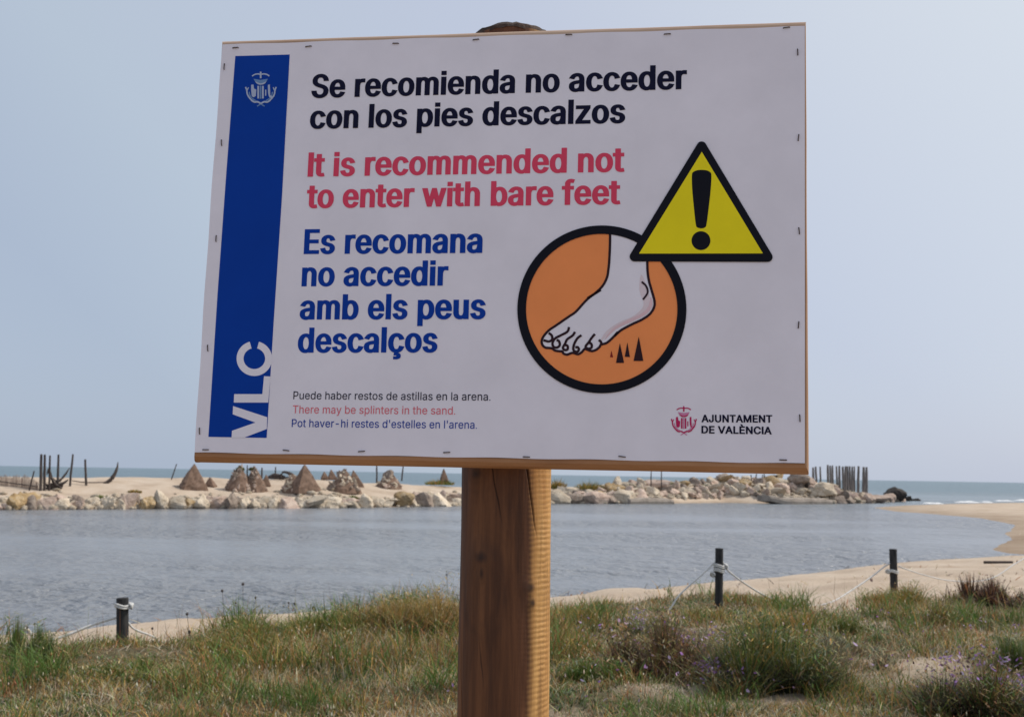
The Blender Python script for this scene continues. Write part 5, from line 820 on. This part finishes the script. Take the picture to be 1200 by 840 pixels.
# ------------------------------------------------------------------ PYRAMIDS AND CAIRNS
def pyramid(ax_, ay_, x0, x1, yb, label, mat_=M_pyr, sides=4, rot=.5, name='pyramid', grp='dark pyramids on the sand bar', Dfix=None, tilt=0):
    c = hit((x0 + x1) / 2, yb) if Dfix is None else aty((x0 + x1) / 2, yb, Dfix)
    D = c[1]; W = (x1 - x0) / FPX * D / 2 * 1.08; top = aty(ax_, ay_, D); n = 12; V = []; Fc = []; m_ = 32
    for i in range(n + 1):
        u = i / n; cc = c + (top - c) * u; 
        for j in range(m_):
            a = 2 * math.pi * j / m_; q = ((a + rot) % (2 * math.pi / sides)) - math.pi / sides; rr = W * math.cos(math.pi / sides) / math.cos(q) * 1.12
            rr = rr * (1 - u) ** .93 + .03; nn = 1 + (float(vnoise(j * .8, i * 1.1, int(ax_))) - .5) * .13
            V.append((cc[0] + math.cos(a) * rr * nn, cc[1] + math.sin(a) * rr * nn, cc[2] - (.15 if i == 0 else 0)))
    for i in range(n):
        for j in range(m_): Fc.append((i * m_ + j, i * m_ + (j + 1) % m_, (i + 1) * m_ + (j + 1) % m_, (i + 1) * m_ + j))
    Fc.append(tuple(n * m_ + j for j in range(m_)))
    o = obj(name, V, Fc, mat_); return tag(o, label, 'pyramid', grp), c, top, W
pyramid(227.8, 543.5, 208, 243, 572.5, 'largest plain brown pyramid, standing alone on the left', rot=.3)
pyramid(246, 559, 240, 254, 570, 'small half-buried brown pyramid right of the largest one', rot=.9)
pyramid(312, 556, 305, 318, 569.5, 'small brown pyramid behind the stone-crusted ones')
pyramid(357, 544, 341, 375, 575.5, 'tall dark pyramid leaning over a pile of rubble', rot=.2); pyramid(414, 551, 408, 427, 569, 'small dark pyramid behind the cream-patched cone')
pyramid(380, 552.5, 376, 385, 560, 'tiny dark pyramid on the mound right of the leaning one'); pyramid(388, 550, 384, 395, 560, 'tiny dark double peak just left of the cream-patched cone')
pyramid(520, 549, 515, 526, 564, 'dark squat peak on the crest left of the sign post', M_pyr)
def cairn(ax_, ay_, x0, x1, yb, label, tn, nst=34, knob=False, cover=1.0):
    c = hit((x0 + x1) / 2, yb); D = c[1]; W = (x1 - x0) / FPX * D / 2 * 1.15; top = aty(ax_, ay_, D)
    root = empty('stone_cairn', c); tag(root, label, 'cairn', 'stone-covered pyramids on the sand bar')
    V = []; Fc = []; n = 8; m_ = 20
    for i in range(n + 1):
        u = i / n; cc = c + (top - c) * u
        for j in range(m_):
            a = 2 * math.pi * j / m_; rr = (W * (1 - u) ** .95 + .05) * (1 + (float(vnoise(j, i * 1.3, int(ax_) + 3)) - .5) * .2)
            V.append((cc[0] + math.cos(a) * rr, cc[1] + math.sin(a) * rr, cc[2] - (.15 if i == 0 else 0)))
    for i in range(n):
        for j in range(m_): Fc.append((i * m_ + j, i * m_ + (j + 1) % m_, (i + 1) * m_ + (j + 1) % m_, (i + 1) * m_ + j))
    Fc.append(tuple(n * m_ + j for j in range(m_))); obj('core', V, Fc, M_pyr, root)
    for s in range(nst):
        u = (s + .5) / nst * .88; u = 1 - math.sqrt(1 - u) if False else u; a = -math.pi / 2 + random.uniform(-1.5, 1.5); cc = c + (top - c) * u; rr = W * (1 - u) * .95 + .03
        sz = random.uniform(.1, .19) * W / 1.0 * (1.1 - .4 * u); 
        inst('stone', rmesh(random.randrange(14), random.choice(tn)), Vector((cc[0] + math.cos(a) * rr, cc[1] + math.sin(a) * rr, cc[2])) - root.location, (random.uniform(0, 3), random.uniform(0, 3), 0), (sz * 1.25, sz, sz * .85), root)
    if knob:
        sz = W * .33; inst('stone', rmesh(4, 'grey brown'), Vector((top[0], top[1], top[2] - sz * .4)) - root.location, (0, 0, 0), (sz, sz, sz * 1.2), root)
cairn(281, 545, 266, 294, 575, 'brown pyramid crusted with small pink stones and grass on top, left of the pair', ['pinkish beige', 'grey brown', 'pinkish beige'], 40)
cairn(298, 546, 287, 312, 575.5, 'darker stone-crusted pyramid, right of the pair', ['grey brown', 'grey brown', 'pinkish beige'], 30)
cairn(343, 555, 332, 362, 575.5, 'low pile of cream rubble leaning on the dark pyramid', ['pale cream', 'pinkish beige'], 26)
cairn(403.5, 549, 387, 420, 575.5, 'stone cone with cream patches, right of the leaning dark pyramid', ['pale cream', 'grey brown', 'grey brown'], 40)
cairn(457.5, 552.5, 442, 469, 571.5, 'stone cairn crowned by one round stone', ['pinkish beige', 'grey brown', 'pale cream'], 34, True)
# dark driftwood heap on the shore behind
Dh2 = hit(330, 563)[1]; root = empty('driftwood_heap', aty(330, 561, Dh2)); tag(root, 'dark heap of washed-up wood behind the pyramids', 'driftwood')
for q in ([(312, 560, 2), (322, 557, 6), (334, 559, 3)], [(328, 560, 3), (332, 553, 2.5), (340, 555, 4), (347, 559, 3)], [(315, 559, 3), (330, 560, 4), (346, 560, 2)]):
    V, Fc = limb(q, Dh2, ''); obj('log', V, Fc, M_stake, root, True)
# beam lying at the right end of the near beach
a = hit(1153, 664.5); a[2] = Hs(a[0], a[1]); V, Fc = tube([a + np.array([0, 0, .09]), a + np.array([.55, -.1, .11])], [.03, .026], 6, True, .1); tag(obj('driftwood', V, Fc, M_stake), 'short dark log on the beach behind the dark brown shrub', 'driftwood')

# ------------------------------------------------------------------ VEGETATION
PAL = {'green': (.105, .18, .04), 'olive': (.195, .19, .055), 'straw': (.47, .37, .21), 'rust': (.32, .155, .065), 'grey': (.21, .23, .15), 'gold': (.46, .28, .085), 'dark': (.045, .035, .025), 'plum': (.11, .06, .055), 'pale': (.55, .48, .36),
       'deep': (.04, .06, .022), 'violet': (.3, .15, .4), 'lilac': (.42, .3, .45), 'white': (.75, .74, .7)}
def pick(names, n, r0, jit=.22):
    A = np.array([PAL[k] for k in names]); c = A[r0.integers(0, len(names), n)]
    return np.clip(c * (1 + r0.normal(size=(n, 1)) * jit) * (1 + r0.normal(size=(n, 3)) * .06), .005, .9)
def blades(P, h, az, bend, lean, w_, col, seg=2, r0=rng):
    n = len(P); ts = [0, .55, 1] if seg == 2 else [0, .33, .7, 1]
    dirv = np.stack([np.cos(az), np.sin(az), np.zeros(n)], -1); sa = az + math.pi / 2 + r0.uniform(-1.1, 1.1, n); side = np.stack([np.cos(sa), np.sin(sa), np.zeros(n)], -1)
    rows = []; wf = {0: .8, .55: .85, .33: 1, .7: .7}
    for t_ in ts:
        c = P + dirv * (h * (lean * t_ + bend * t_ * t_))[:, None]; c[:, 2] += h * t_ * (1 - .35 * bend * t_)
        if t_ < 1: rows += [c - side * (w_ * wf[t_] / 2)[:, None], c + side * (w_ * wf[t_] / 2)[:, None]]
        else: rows.append(c)
    k = len(rows); V = np.stack(rows, 1).reshape(-1, 3); b0 = np.arange(n) * k
    Q = [np.stack([b0 + 2 * i, b0 + 2 * i + 1, b0 + 2 * i + 3, b0 + 2 * i + 2], -1) for i in range(len(ts) - 2)]
    T_ = np.stack([b0 + k - 3, b0 + k - 2, b0 + k - 1], -1)
    Cc_ = np.repeat(np.concatenate([col, np.ones((n, 1))], 1), k, 0)
    return V, np.concatenate(Q), T_, Cc_
def merge(L):
    V = []; Q = []; T_ = []; Cc_ = []; s = 0
    for v, q, t_, c in L: V.append(v); Q.append(q + s); T_.append(t_ + s); Cc_.append(c); s += len(v)
    return np.concatenate(V), np.concatenate(Q), np.concatenate(T_), np.concatenate(Cc_)
def plantobj(name, L, origin=None, parent=None):
    V, Q, T_, Cc_ = merge(L)
    if parent is not None: V = V - np.array(parent.location)
    elif origin is not None: V = V - origin
    o = bigmesh(name, V, Q if len(Q) else None, T_, M_plant, False, [('col', 'FLOAT_COLOR', Cc_)])
    if parent is not None: o.parent = parent
    elif origin is not None: o.location = origin
    return o
def scatter(n, seed, dens):
    r0 = np.random.default_rng(seed); y = np.sqrt(r0.uniform(5.2 ** 2, 17 ** 2, n)); x = r0.uniform(-.62, .62, n) * y
    m_ = r0.uniform(size=n) < dens(x, y); x, y = x[m_], y[m_]; return x, y, H(x, y), r0
zone = lambda x, y, s, f=.7: fbm(x * f, y * f * 1.2, s)
TT = 1
SHORT = [(*hit(px, py)[:2], r_) for px, py, r_ in [(100, 764, 1.1), (135, 766, .9), (170, 764, .7), (800, 712, .9), (760, 716, .8), (803, 775, .5), (860, 800, .5), (1180, 815, .9), (760, 745, .6)]]
def hscale(x, y):
    m_ = (.5 + .5 * sstep(6.3, 8.8, y)) * (1 - .25 * sstep(0, 1.5, x))
    for bx, by, br in SHORT: m_ = m_ * (1 - .62 * np.exp(-(((x - bx) ** 2 + (y - by) ** 2) / br ** 2)))
    return m_
def field(name, n, seed, dens, hfun, names_fn, wid, label, cat):
    x, y, z, r0 = scatter(n, seed, dens); m_ = len(x); P = np.stack([x, y, z - .01], -1)
    h = hfun(x, y, r0) * r0.uniform(.5, 1.3, m_) * hscale(x, y); col = names_fn(x, y, r0)
    o = plantobj(name, [blades(P, h, r0.uniform(0, 6.28, m_), r0.uniform(.1, 1.1, m_), r0.uniform(0, .35, m_), r0.uniform(.6, 1.4, m_) * wid * np.sqrt(y / 8), col, 2, r0)])
    tag(o, label, cat, None, 'stuff'); return m_
def cols(names_a, names_b, seed, f=.8, thr=.5, sharp=.06):
    def fn(x, y, r0):
        a = pick(names_a, len(x), r0); b_ = pick(names_b, len(x), r0); q = zone(x, y, seed, f); s = r0.uniform(size=len(x)) < sstep(thr - sharp, thr + sharp, q)
        return np.where(s[:, None], a, b_)
    return fn
clump = lambda x, y, s, f=3.2: sstep(.38, .62, fbm(x * f, y * f, s, 3))
# short mixed turf everywhere
field('ground_herbs', 420000, 1, lambda x, y: veg(x, y) * (.35 + .65 * clump(x, y, 91, 4)), lambda x, y, r: .04 + .07 * clump(x, y, 92, 3), cols(['green', 'deep', 'grey', 'green'], ['straw', 'rust', 'olive', 'grey'], 93, 1.6,   .52), .0092, 'low mixed herbs and moss covering the dune', 'herbs')
field('dune_grass', 270000, 2, lambda x, y: veg(x, y) * clump(x, y, 95, 2.6) * (1 - .35 * sstep(0, 2, x)), lambda x, y, r: .08 + .33 * clump(x, y, 95, 2.2) * (.45 + .9 * zone(x, y, 96, .8)) + .05 * (x < 0), cols(['green', 'green', 'green', 'olive'], ['olive', 'gold', 'green', 'green', 'rust'], 97,   1.4, .56), .0068, 'green and olive grass growing over the dune', 'grass')
field('dry_grass', 170000, 3, lambda x, y: (.34 + .66 * veg(x, y)) * (y < np.interp(x / y, E_[:, 0] / E_[:, 1], E_[:, 1]) + .3) * (.25 + .75 * sstep(.4, .6, zone(x, y, 98, .8))), lambda x, y, r: .1 + .13 * zone(x, y, 99, 1.3), cols(['straw', 'pale', 'gold'], ['rust', 'straw', 'grey'], 100, 1, .5), .0055, 'dry straw-coloured grass among the green', 'grass')
# pale seed heads: short spindles on tips
def spindles(P, h, w_, col, az=None):
    n = len(P); up = np.array([0, 0, 1.]); V = []
    for k in range(3):
        a = k * 2.094; V.append(P + np.stack([np.full(n, math.cos(a)) * w_, np.full(n, math.sin(a)) * w_, h * .4], -1))
    b_ = P; t_ = P + np.stack([np.zeros(n), np.zeros(n), h], -1)
    VV = np.stack([b_] + V + [t_], 1).reshape(-1, 3); b0 = np.arange(n) * 5
    T_ = np.concatenate([np.stack([b0, b0 + 1 + (k + 1) % 3, b0 + 1 + k], -1) for k in range(3)] + [np.stack([b0 + 4, b0 + 1 + k, b0 + 1 + (k + 1) % 3], -1) for k in range(3)])
    return VV, np.zeros((0, 4), int), T_, np.repeat(np.concatenate([col, np.ones((n, 1))], 1), 5, 0)
x, y, z, r0 = scatter(16000, 5, lambda x, y: veg(x, y) * sstep(.45, .6, zone(x, y, 101, .9)) * .55); n = len(x)
h = (.12 + .14 * r0.uniform(size=n)) * hscale(x, y); P = np.stack([x, y, z], -1); Pt = P.copy(); Pt[:, 2] += h
o = plantobj('seed_heads', [blades(P, h * 1.02, r0.uniform(0, 6, n), np.zeros(n), np.zeros(n), np.full(n, .003), pick(['straw', 'olive'], n, r0), 2, r0), spindles(Pt, r0.uniform(.02, .045, n), r0.uniform(.004, .008, n), pick(['pale', 'pale', 'straw', 'rust', 'grey'], n, r0))])
tag(o, 'pale fluffy seed heads scattered through the dune grass', 'seed heads', None, 'stuff')
x, y, z, r0 = scatter(9000, 15, lambda x, y: (x < .2) * .22 * np.exp(-((y - np.interp(x / y, E_[:, 0] / E_[:, 1], E_[:, 1]) + 1.1) / .8) ** 2) + .012); n = len(x)
o = plantobj('flower_stalks', [blades(np.stack([x, y, z], -1), r0.uniform(.22, .5, n), r0.uniform(0, 6.28, n), r0.uniform(0, .25, n), r0.uniform(0, .15, n), np.full(n, .0038), pick(['olive', 'dark', 'rust', 'grey', 'plum'], n, r0), 3, r0)])
tag(o, 'thin bare flower stalks rising above the grass against the water', 'stalks', None, 'stuff')
# dead litter and twigs lying on the sand
x, y, z, r0 = scatter(45000, 6, lambda x, y: .12 + .5 * veg(x, y)); k_ = y < np.interp(x / y, E_[:, 0] / E_[:, 1], E_[:, 1]) + .8; x, y, z = x[k_], y[k_], z[k_]; n = len(x)
o = plantobj('litter', [blades(np.stack([x, y, z + .004], -1), r0.uniform(.03, .09, n), r0.uniform(0, 6.28, n), np.full(n, .9), r0.uniform(1, 2, n), np.full(n, .006), pick(['straw', 'pale', 'dark', 'rust', 'grey'], n, r0), 2, r0)])
tag(o, 'dead stems and litter lying on the sand between plants', 'litter', None, 'stuff')

# wrack line and scattered debris on the beaches
r0 = np.random.default_rng(44); n = 60000; y = r0.uniform(10, 60, n); x = r0.uniform(-.6, .65, n) * y; sN = np.maximum(sdist(near_poly, x, y), sdist(spit_poly, x, y))
line = np.exp(-((sN - .75 - .25 * vnoise(x * .7, y * .7, 4)) / .12) ** 2) * sstep(.35, .6, vnoise(x * 1.1, y * 1.1, 6)) * .35 + .035 * (sN > .4) + .02 * (sN > .3) * sstep(.5, .8, vnoise(x * .8, y * .8, 9))
k_ = r0.uniform(size=n) < line; x, y = x[k_], y[k_]; z = H(x, y); n = len(x)
o = plantobj('beach_debris', [blades(np.stack([x, y, z + .006], -1), r0.uniform(.03, .12, n), r0.uniform(0, 6.28, n), np.full(n, .5), r0.uniform(1, 2, n), r0.uniform(.008, .03, n), pick(['dark', 'plum', 'straw', 'rust', 'pale'], n, r0), 2, r0)])
tag(o, 'dark washed-up bits along the tide line of the beach', 'beach debris', None, 'stuff')

r0 = np.random.default_rng(77); L_ = []
for px, py, n_, sp in [(800, 762, 60, .35), (850, 792, 90, .4), (862, 768, 45, .35), (745, 735, 30, .3), (1180, 806, 90, .3), (700, 760, 30, .5), (960, 800, 40, .8), (1130, 745, 25, .6), (650, 830, 20, .4)]:
    c = hit(px, py); x = c[0] + r0.normal(size=n_) * sp; y = c[1] + r0.normal(size=n_) * sp * .7; z = H(x, y) + r0.uniform(.06, .2, n_)
    L_.append(blades(np.stack([x, y, z], -1), r0.uniform(.012, .03, n_), r0.uniform(0, 6.28, n_), r0.uniform(0, 1, n_), r0.uniform(0, 1.5, n_), r0.uniform(.014, .03, n_), pick(['violet', 'lilac', 'lilac'], n_, r0), 2, r0))
    L_.append(blades(np.stack([x, y, H(x, y)], -1), z - H(x, y) + .004, r0.uniform(0, 6.28, n_), np.zeros(n_), np.zeros(n_), np.full(n_, .004), pick(['grey', 'olive'], n_, r0), 2, r0))
o = plantobj('lilac_blossom', L_); tag(o, 'small lilac blossoms sprinkled through the right dune', 'flowers', None, 'stuff')

def tuft(name, px, pyb, hpx, wpx, n, names, label, cat='plant', fl=None, wid=.005, bend=(.1, .5), lean=(.0, .7), base=None, baseh=.35, grp=None, seed=0, hvar=.35, nf=0, twig=False):
    r0 = np.random.default_rng(int(px * 7 + pyb + seed)); c = hit(px, pyb); c[2] = Hs(c[0], c[1]); D = c[1]; hh = hpx / FPX * D; W = wpx / FPX * D / 2
    root = empty(name, c); tag(root, label, cat, grp)
    ns = max(5, int(n / 320)); sa = r0.uniform(0, 6.28, ns); sq = np.sqrt(r0.uniform(0, 1, ns)) * 1.0; sh = r0.uniform(.4, 1.1, ns) * (1 - .3 * sq); sw = r0.uniform(.25, .6, ns)
    k = r0.integers(0, ns, n); q = r0.uniform(0, 1, n) ** .6; a = r0.uniform(0, 6.28, n)
    P = np.stack([c[0] + np.cos(sa[k]) * sq[k] * W * .8 + np.cos(a) * q * W * .3 * sw[k], c[1] + np.sin(sa[k]) * sq[k] * W * .8 + np.sin(a) * q * W * .3 * sw[k], np.zeros(n)], -1); P[:, 2] = H(P[:, 0], P[:, 1]) - .01
    h = hh * sh[k] * r0.uniform(1 - hvar * 2, 1.05, n) * (1 - .25 * q * q); ln = q * r0.uniform(lean[0], lean[1], n) * W / hh * r0.uniform(.5, 1.5, n); bd = r0.uniform(*bend, n) * W / hh * .8
    L = [blades(P, h, a + r0.normal(size=n) * .4, bd, ln, r0.uniform(.6, 1.4, n) * wid, pick(names, n, r0), 3, r0)]
    plantobj('stems' if twig else 'leaves', L, parent=root)
    m_ = n // 3; a4 = r0.uniform(0, 6.28, m_); q4 = r0.uniform(.3, 1, m_) ** .6; lob = 1 + .35 * np.sin(a4 * 3 + px) + .2 * np.sin(a4 * 5 + pyb)
    P4 = np.stack([c[0] + np.cos(a4) * q4 * W * 1.15 * lob, c[1] + np.sin(a4) * q4 * W * 1.15 * lob, np.zeros(m_)], -1); P4[:, 2] = H(P4[:, 0], P4[:, 1]) - .01
    L2 = [blades(P4, hh * r0.uniform(.12, .55, m_), r0.uniform(0, 6.28, m_), r0.uniform(.2, 1.2, m_), r0.uniform(0, .6, m_), r0.uniform(.7, 1.5, m_) * wid, pick(list(names) + ['straw', 'olive', 'rust'], m_, r0), 3, r0)]
    k5 = r0.integers(0, ns, m_); t5 = r0.uniform(.25, 1, m_); P5 = np.stack([c[0] + np.cos(sa[k5]) * sq[k5] * W * .9 + r0.normal(size=m_) * W * .22, c[1] + np.sin(sa[k5]) * sq[k5] * W * .9 + r0.normal(size=m_) * W * .22, c[2] + hh * sh[k5] * t5 * .9], -1)
    L2.append(blades(P5, r0.uniform(.012, .035, m_), r0.uniform(0, 6.28, m_), r0.uniform(0, 1, m_), r0.uniform(0, 2, m_), r0.uniform(.006, .013, m_), pick(list(names) + ['grey', 'olive', 'straw'], m_, r0, .3), 2, r0))
    plantobj('undergrowth', L2, parent=root)
    for ch in root.children: ch['kind'] = 'stuff'
    if base:
        m_ = n // 2; a2 = r0.uniform(0, 6.28, m_); q2 = np.sqrt(r0.uniform(0, 1, m_)); P2 = np.stack([c[0] + np.cos(a2) * q2 * W * .8, c[1] + np.sin(a2) * q2 * W * .8, np.zeros(m_)], -1); P2[:, 2] = H(P2[:, 0], P2[:, 1])
        plantobj('thatch', [blades(P2, hh * baseh * r0.uniform(.5, 1.2, m_), r0.uniform(0, 6.28, m_), r0.uniform(.5, 1.6, m_), r0.uniform(0, .8, m_), np.full(m_, wid * 1.1), pick(base, m_, r0), 3, r0)], parent=root)
    if fl:
        m_ = nf; a3 = r0.uniform(0, 6.28, m_); q3 = np.sqrt(r0.uniform(0, 1, m_)); P3 = np.stack([c[0] + np.cos(a3) * q3 * W, c[1] + np.sin(a3) * q3 * W * .8, np.zeros(m_)], -1)
        P3[:, 2] = c[2] + hh * r0.uniform(.35, .95, m_) * (1 - .4 * q3)
        plantobj('flowers', [blades(P3, r0.uniform(.012, .026, m_), r0.uniform(0, 6.28, m_), r0.uniform(0, 1, m_), r0.uniform(0, 1.5, m_), r0.uniform(.012, .024, m_), pick(fl, m_, r0, .15), 2, r0)], parent=root)
    for ch in root.children: ch['kind'] = 'stuff'
    return root
tuft('grass_tussock', 486, 746, 92, 112, 5000, ['gold', 'gold', 'straw', 'olive'], 'tall golden tussock with dark thatch left of the sign post', base=['dark', 'plum', 'dark', 'dark'], baseh=.4, cat='grass tussock', bend=(.2, .9))
tuft('grass_tussock', 526, 748, 62, 50, 900, ['gold', 'straw', 'rust', 'olive'], 'small golden tussock touching the sign post on its left', base=['dark', 'rust'], cat='grass tussock', bend=(.2, .9))
tuft('reed_clump', 48, 776, 84, 84, 1200, ['green', 'green', 'olive', 'grey'], 'upright clump of tall green reeds left of the short black post', cat='reeds', bend=(0, .12), lean=(0, .25), hvar=.3)
tuft('shrub', 772, 788, 84, 105, 4600, ['plum', 'rust', 'plum', 'dark', 'olive'], 'reddish-brown twiggy shrub in the middle of the right dune', base=['dark', 'dark', 'plum'], cat='shrub', wid=.0036, bend=(0, .5), lean=(.1, 1.0), twig=True)
tuft('shrub', 908, 798, 98, 135, 7500, ['green', 'olive', 'gold', 'grey', 'green', 'deep'], 'largest green shrub, on bare sand right of the tall black post', base=['dark', 'deep', 'dark'], baseh=.45, cat='shrub', wid=.0042, bend=(0, .6), lean=(.1, 1.0))
tuft('grass_tussock', 1052, 712, 42, 78, 2100, ['olive', 'gold', 'green'], 'olive tussock wrapped round the foot of the leaning post', cat='grass tussock', seed=3)
tuft('grass_tussock', 1090, 732, 42, 80, 1200, ['olive', 'green', 'plum', 'gold'], 'mixed green and brown tussock right of the leaning post', cat='grass tussock')
tuft('shrub', 1168, 714, 54, 84, 2100, ['dark', 'plum', 'dark', 'plum', 'rust'], 'dark brown dead shrub at the beach edge, far right', base=['dark', 'plum'], cat='shrub', wid=.009, bend=(0, .25), twig=True)
tuft('shrub', 1148, 838, 92, 118, 4600, ['deep', 'plum', 'olive', 'green', 'rust'], 'dark shrub with purple flowers in the bottom right corner', base=['dark', 'dark', 'deep'], baseh=.5, cat='shrub', fl=['violet', 'plum', 'lilac'], nf=170)
tuft('flowering_plant', 1186, 826, 34, 34, 300, ['green', 'plum', 'deep'], 'purple and white flowered plant at the right edge', fl=['white', 'violet', 'violet', 'lilac'], nf=130, cat='flowering plant')
tuft('flowering_plant', 855, 805, 42, 80, 1500, ['grey', 'grey', 'plum', 'straw'], 'grey plant with a patch of bright violet flowers', fl=['violet', 'lilac', 'violet'], nf=170, cat='flowering plant')
tuft('flowering_plant', 803, 772, 30, 50, 500, ['grey', 'plum', 'straw'], 'small plant with scattered lilac flowers beside the reddish shrub', fl=['lilac', 'violet'], nf=110, cat='flowering plant')
tuft('flowering_plant', 745, 742, 26, 40, 350, ['olive', 'grey'], 'lilac flowered plant left above the reddish shrub', fl=['lilac'], nf=50, cat='flowering plant')
tuft('flowering_plant', 880, 775, 30, 60, 400, ['grey', 'plum'], 'lilac flowered plant at the foot of the largest green shrub', fl=['lilac', 'violet', 'straw'], nf=110, cat='flowering plant')
tuft('shrub', 1005, 775, 52, 100, 2400, ['grey', 'plum', 'straw', 'grey'], 'low greyish shrub below the leaning post', cat='shrub', wid=.0045, twig=True)
tuft('grass_tussock', 1044, 758, 26, 50, 700, ['green', 'grey', 'green'], 'bright green leafy clump below the leaning post', cat='herb')
tuft('grass_tussock', 700, 800, 40, 90, 1500, ['green', 'green', 'olive'], 'green tussock right of the sign post', cat='grass tussock'); tuft('grass_tussock', 150, 800, 46, 90, 1400, ['green', 'green', 'olive'], 'bright green tussock below the short black post', cat='grass tussock')
tuft('grass_tussock', 1192, 785, 60, 70, 1200, ['green', 'olive', 'grey'], 'tall green tussock at the right edge', cat='grass tussock'); tuft('grass_tussock', 820, 725, 22, 60, 700, ['olive', 'green', 'straw'], 'short green tussock at the foot of the tall black post', cat='grass tussock')
tuft('grass_tussock', 300, 762, 56, 130, 2400, ['green', 'olive', 'gold'], 'wide green tussock midway between black post and sign post', cat='grass tussock'); tuft('grass_tussock', 385, 752, 50, 120, 2200, ['olive', 'gold', 'green'], 'olive tussock left of the golden one', cat='grass tussock')
tuft('grass_tussock', 920, 735, 28, 90, 1300, ['gold', 'olive', 'rust', 'green'], 'golden-tipped tussock above the largest green shrub', cat='grass tussock')
tuft('grass_tussock', 985, 745, 32, 60, 900, ['green', 'olive'], 'green tussock left of the leaning post', cat='grass tussock')
# on the bar
for px, py, hp, wp, nm, lb in [(119, 586, 9, 18, ['green', 'olive'], 'green tuft between boulders under the driftwood horn'), (158, 577, 5, 16, ['olive', 'gold'], 'low olive tuft on the sand of the bar'),
                               (691, 574, 15, 32, ['gold', 'olive', 'olive'], 'yellow-green bush among the boulders right of the sign post'), (515, 568, 10, 34, ['olive', 'gold', 'green'], 'yellow-green bush on the bar left of the sign post'),
                               (652, 573, 17, 20, ['olive', 'gold'], 'green tuft touching the sign post on the far bar'), (786, 570, 9, 18, ['olive', 'grey'], 'grey-green tuft right of the thin rods'), (824, 573, 8, 18, ['olive', 'green'], 'green tuft in the boulders, middle of the right bar'),
                               (886, 579, 6, 10, ['green', 'deep'], 'small green tuft left of the long flat slab'), (413, 584, 5, 14, ['olive', 'green'], 'small tuft below the cream-patched cone'), (281.5, 551, 6, 9, ['olive', 'green'], 'green tuft growing at the top of the stone-crusted pyramid'), (296, 551, 5, 9, ['olive', 'deep'], 'green tuft on the darker stone-crusted pyramid')]:
    c = hit(px, py) if py > 552 else aty(px, py, hit(px, 575)[1])
    r0 = np.random.default_rng(int(px)); n = 420; D = c[1]; W = wp / FPX * D / 2; hh = hp / FPX * D; a = r0.uniform(0, 6.28, n); q = np.sqrt(r0.uniform(0, 1, n))
    P = np.stack([c[0] + np.cos(a) * q * W, c[1] + np.sin(a) * q * W * .6, np.full(n, c[2])], -1); root = np.array(c)
    hgt = hh * r0.uniform(.4, 1, n) * (1.05 - .6 * q)
    o = plantobj('shore_bush', [blades(P, hgt, a, r0.uniform(0, .5, n), r0.uniform(0, .5, n), np.full(n, .05), pick(nm, n, r0), 3, r0)], origin=root)
    tag(o, lb, 'bush', 'small bushes on the far bar')
# dark thistle heads above the left grass
ORD = ['first', 'second', 'third', 'fourth', 'fifth', 'sixth', 'seventh', 'eighth', 'ninth', 'tenth', 'eleventh', 'twelfth', 'thirteenth', 'fourteenth', 'fifteenth', 'sixteenth', 'seventeenth', 'eighteenth', 'nineteenth', 'twentieth']
for si, (px, py, ht) in enumerate(sorted([(221, 745, 26), (223, 752, 12), (277, 720, 14), (298, 722, 22), (337, 722, 16), (325, 728, 9), (346, 722, 15), (369, 722, 10), (398, 728, 14), (420, 722, 14), (447, 715, 16), (515, 730, 30), (523, 735, 18), (31, 750, 15), (35, 768, 12), (262, 728, 36), (283, 724, 40), (178, 742, 6), (525, 715, 42)])):
    c = hit(px, py + 12); c[2] = Hs(c[0], c[1]); t_ = aty(px + random.uniform(-2, 2), py - ht, c[1]); D = c[1]
    root = empty('thistle', c); tag(root, 'thin dried stalk with dark seed head above left grass, %s from the left' % ORD[si], 'dried flower', 'dried dark-headed stalks rising above the grass')
    V, Fc = tube([c, (c + t_) / 2 + np.array([.01, 0, 0]), t_], [.0025] * 3, 4); obj('stalk', V, Fc, M_stake, root)
    R = random.uniform(.9, 1.9) / FPX * D; V, Fc = tube([t_ - np.array([0, 0, R]), t_ - np.array([0, 0, R * .6]), t_, t_ + np.array([0, 0, R * .7]), t_ + np.array([0, 0, R * 1.1])], [R * .3, R * .8, R, R * .7, R * .2], 7, True, .15); obj('seed_head', V, Fc, M_stake, root)

# boulders that would share a label are told apart by their order along the heap
by = {}
for o in C.objects:
    if o.name.startswith('boulder'): by.setdefault(o['label'], []).append(o)
NUM = ['', '', 'two', 'three', 'four', 'five', 'six', 'seven', 'eight', 'nine', 'ten', 'eleven', 'twelve', 'thirteen', 'fourteen']
for lb, L in by.items():
    if len(L) < 2: continue
    L.sort(key=lambda o: toscr(o.location)[0])
    for i, o in enumerate(L): o['label'] = lb + ', ' + ORD[i] + ' from left'
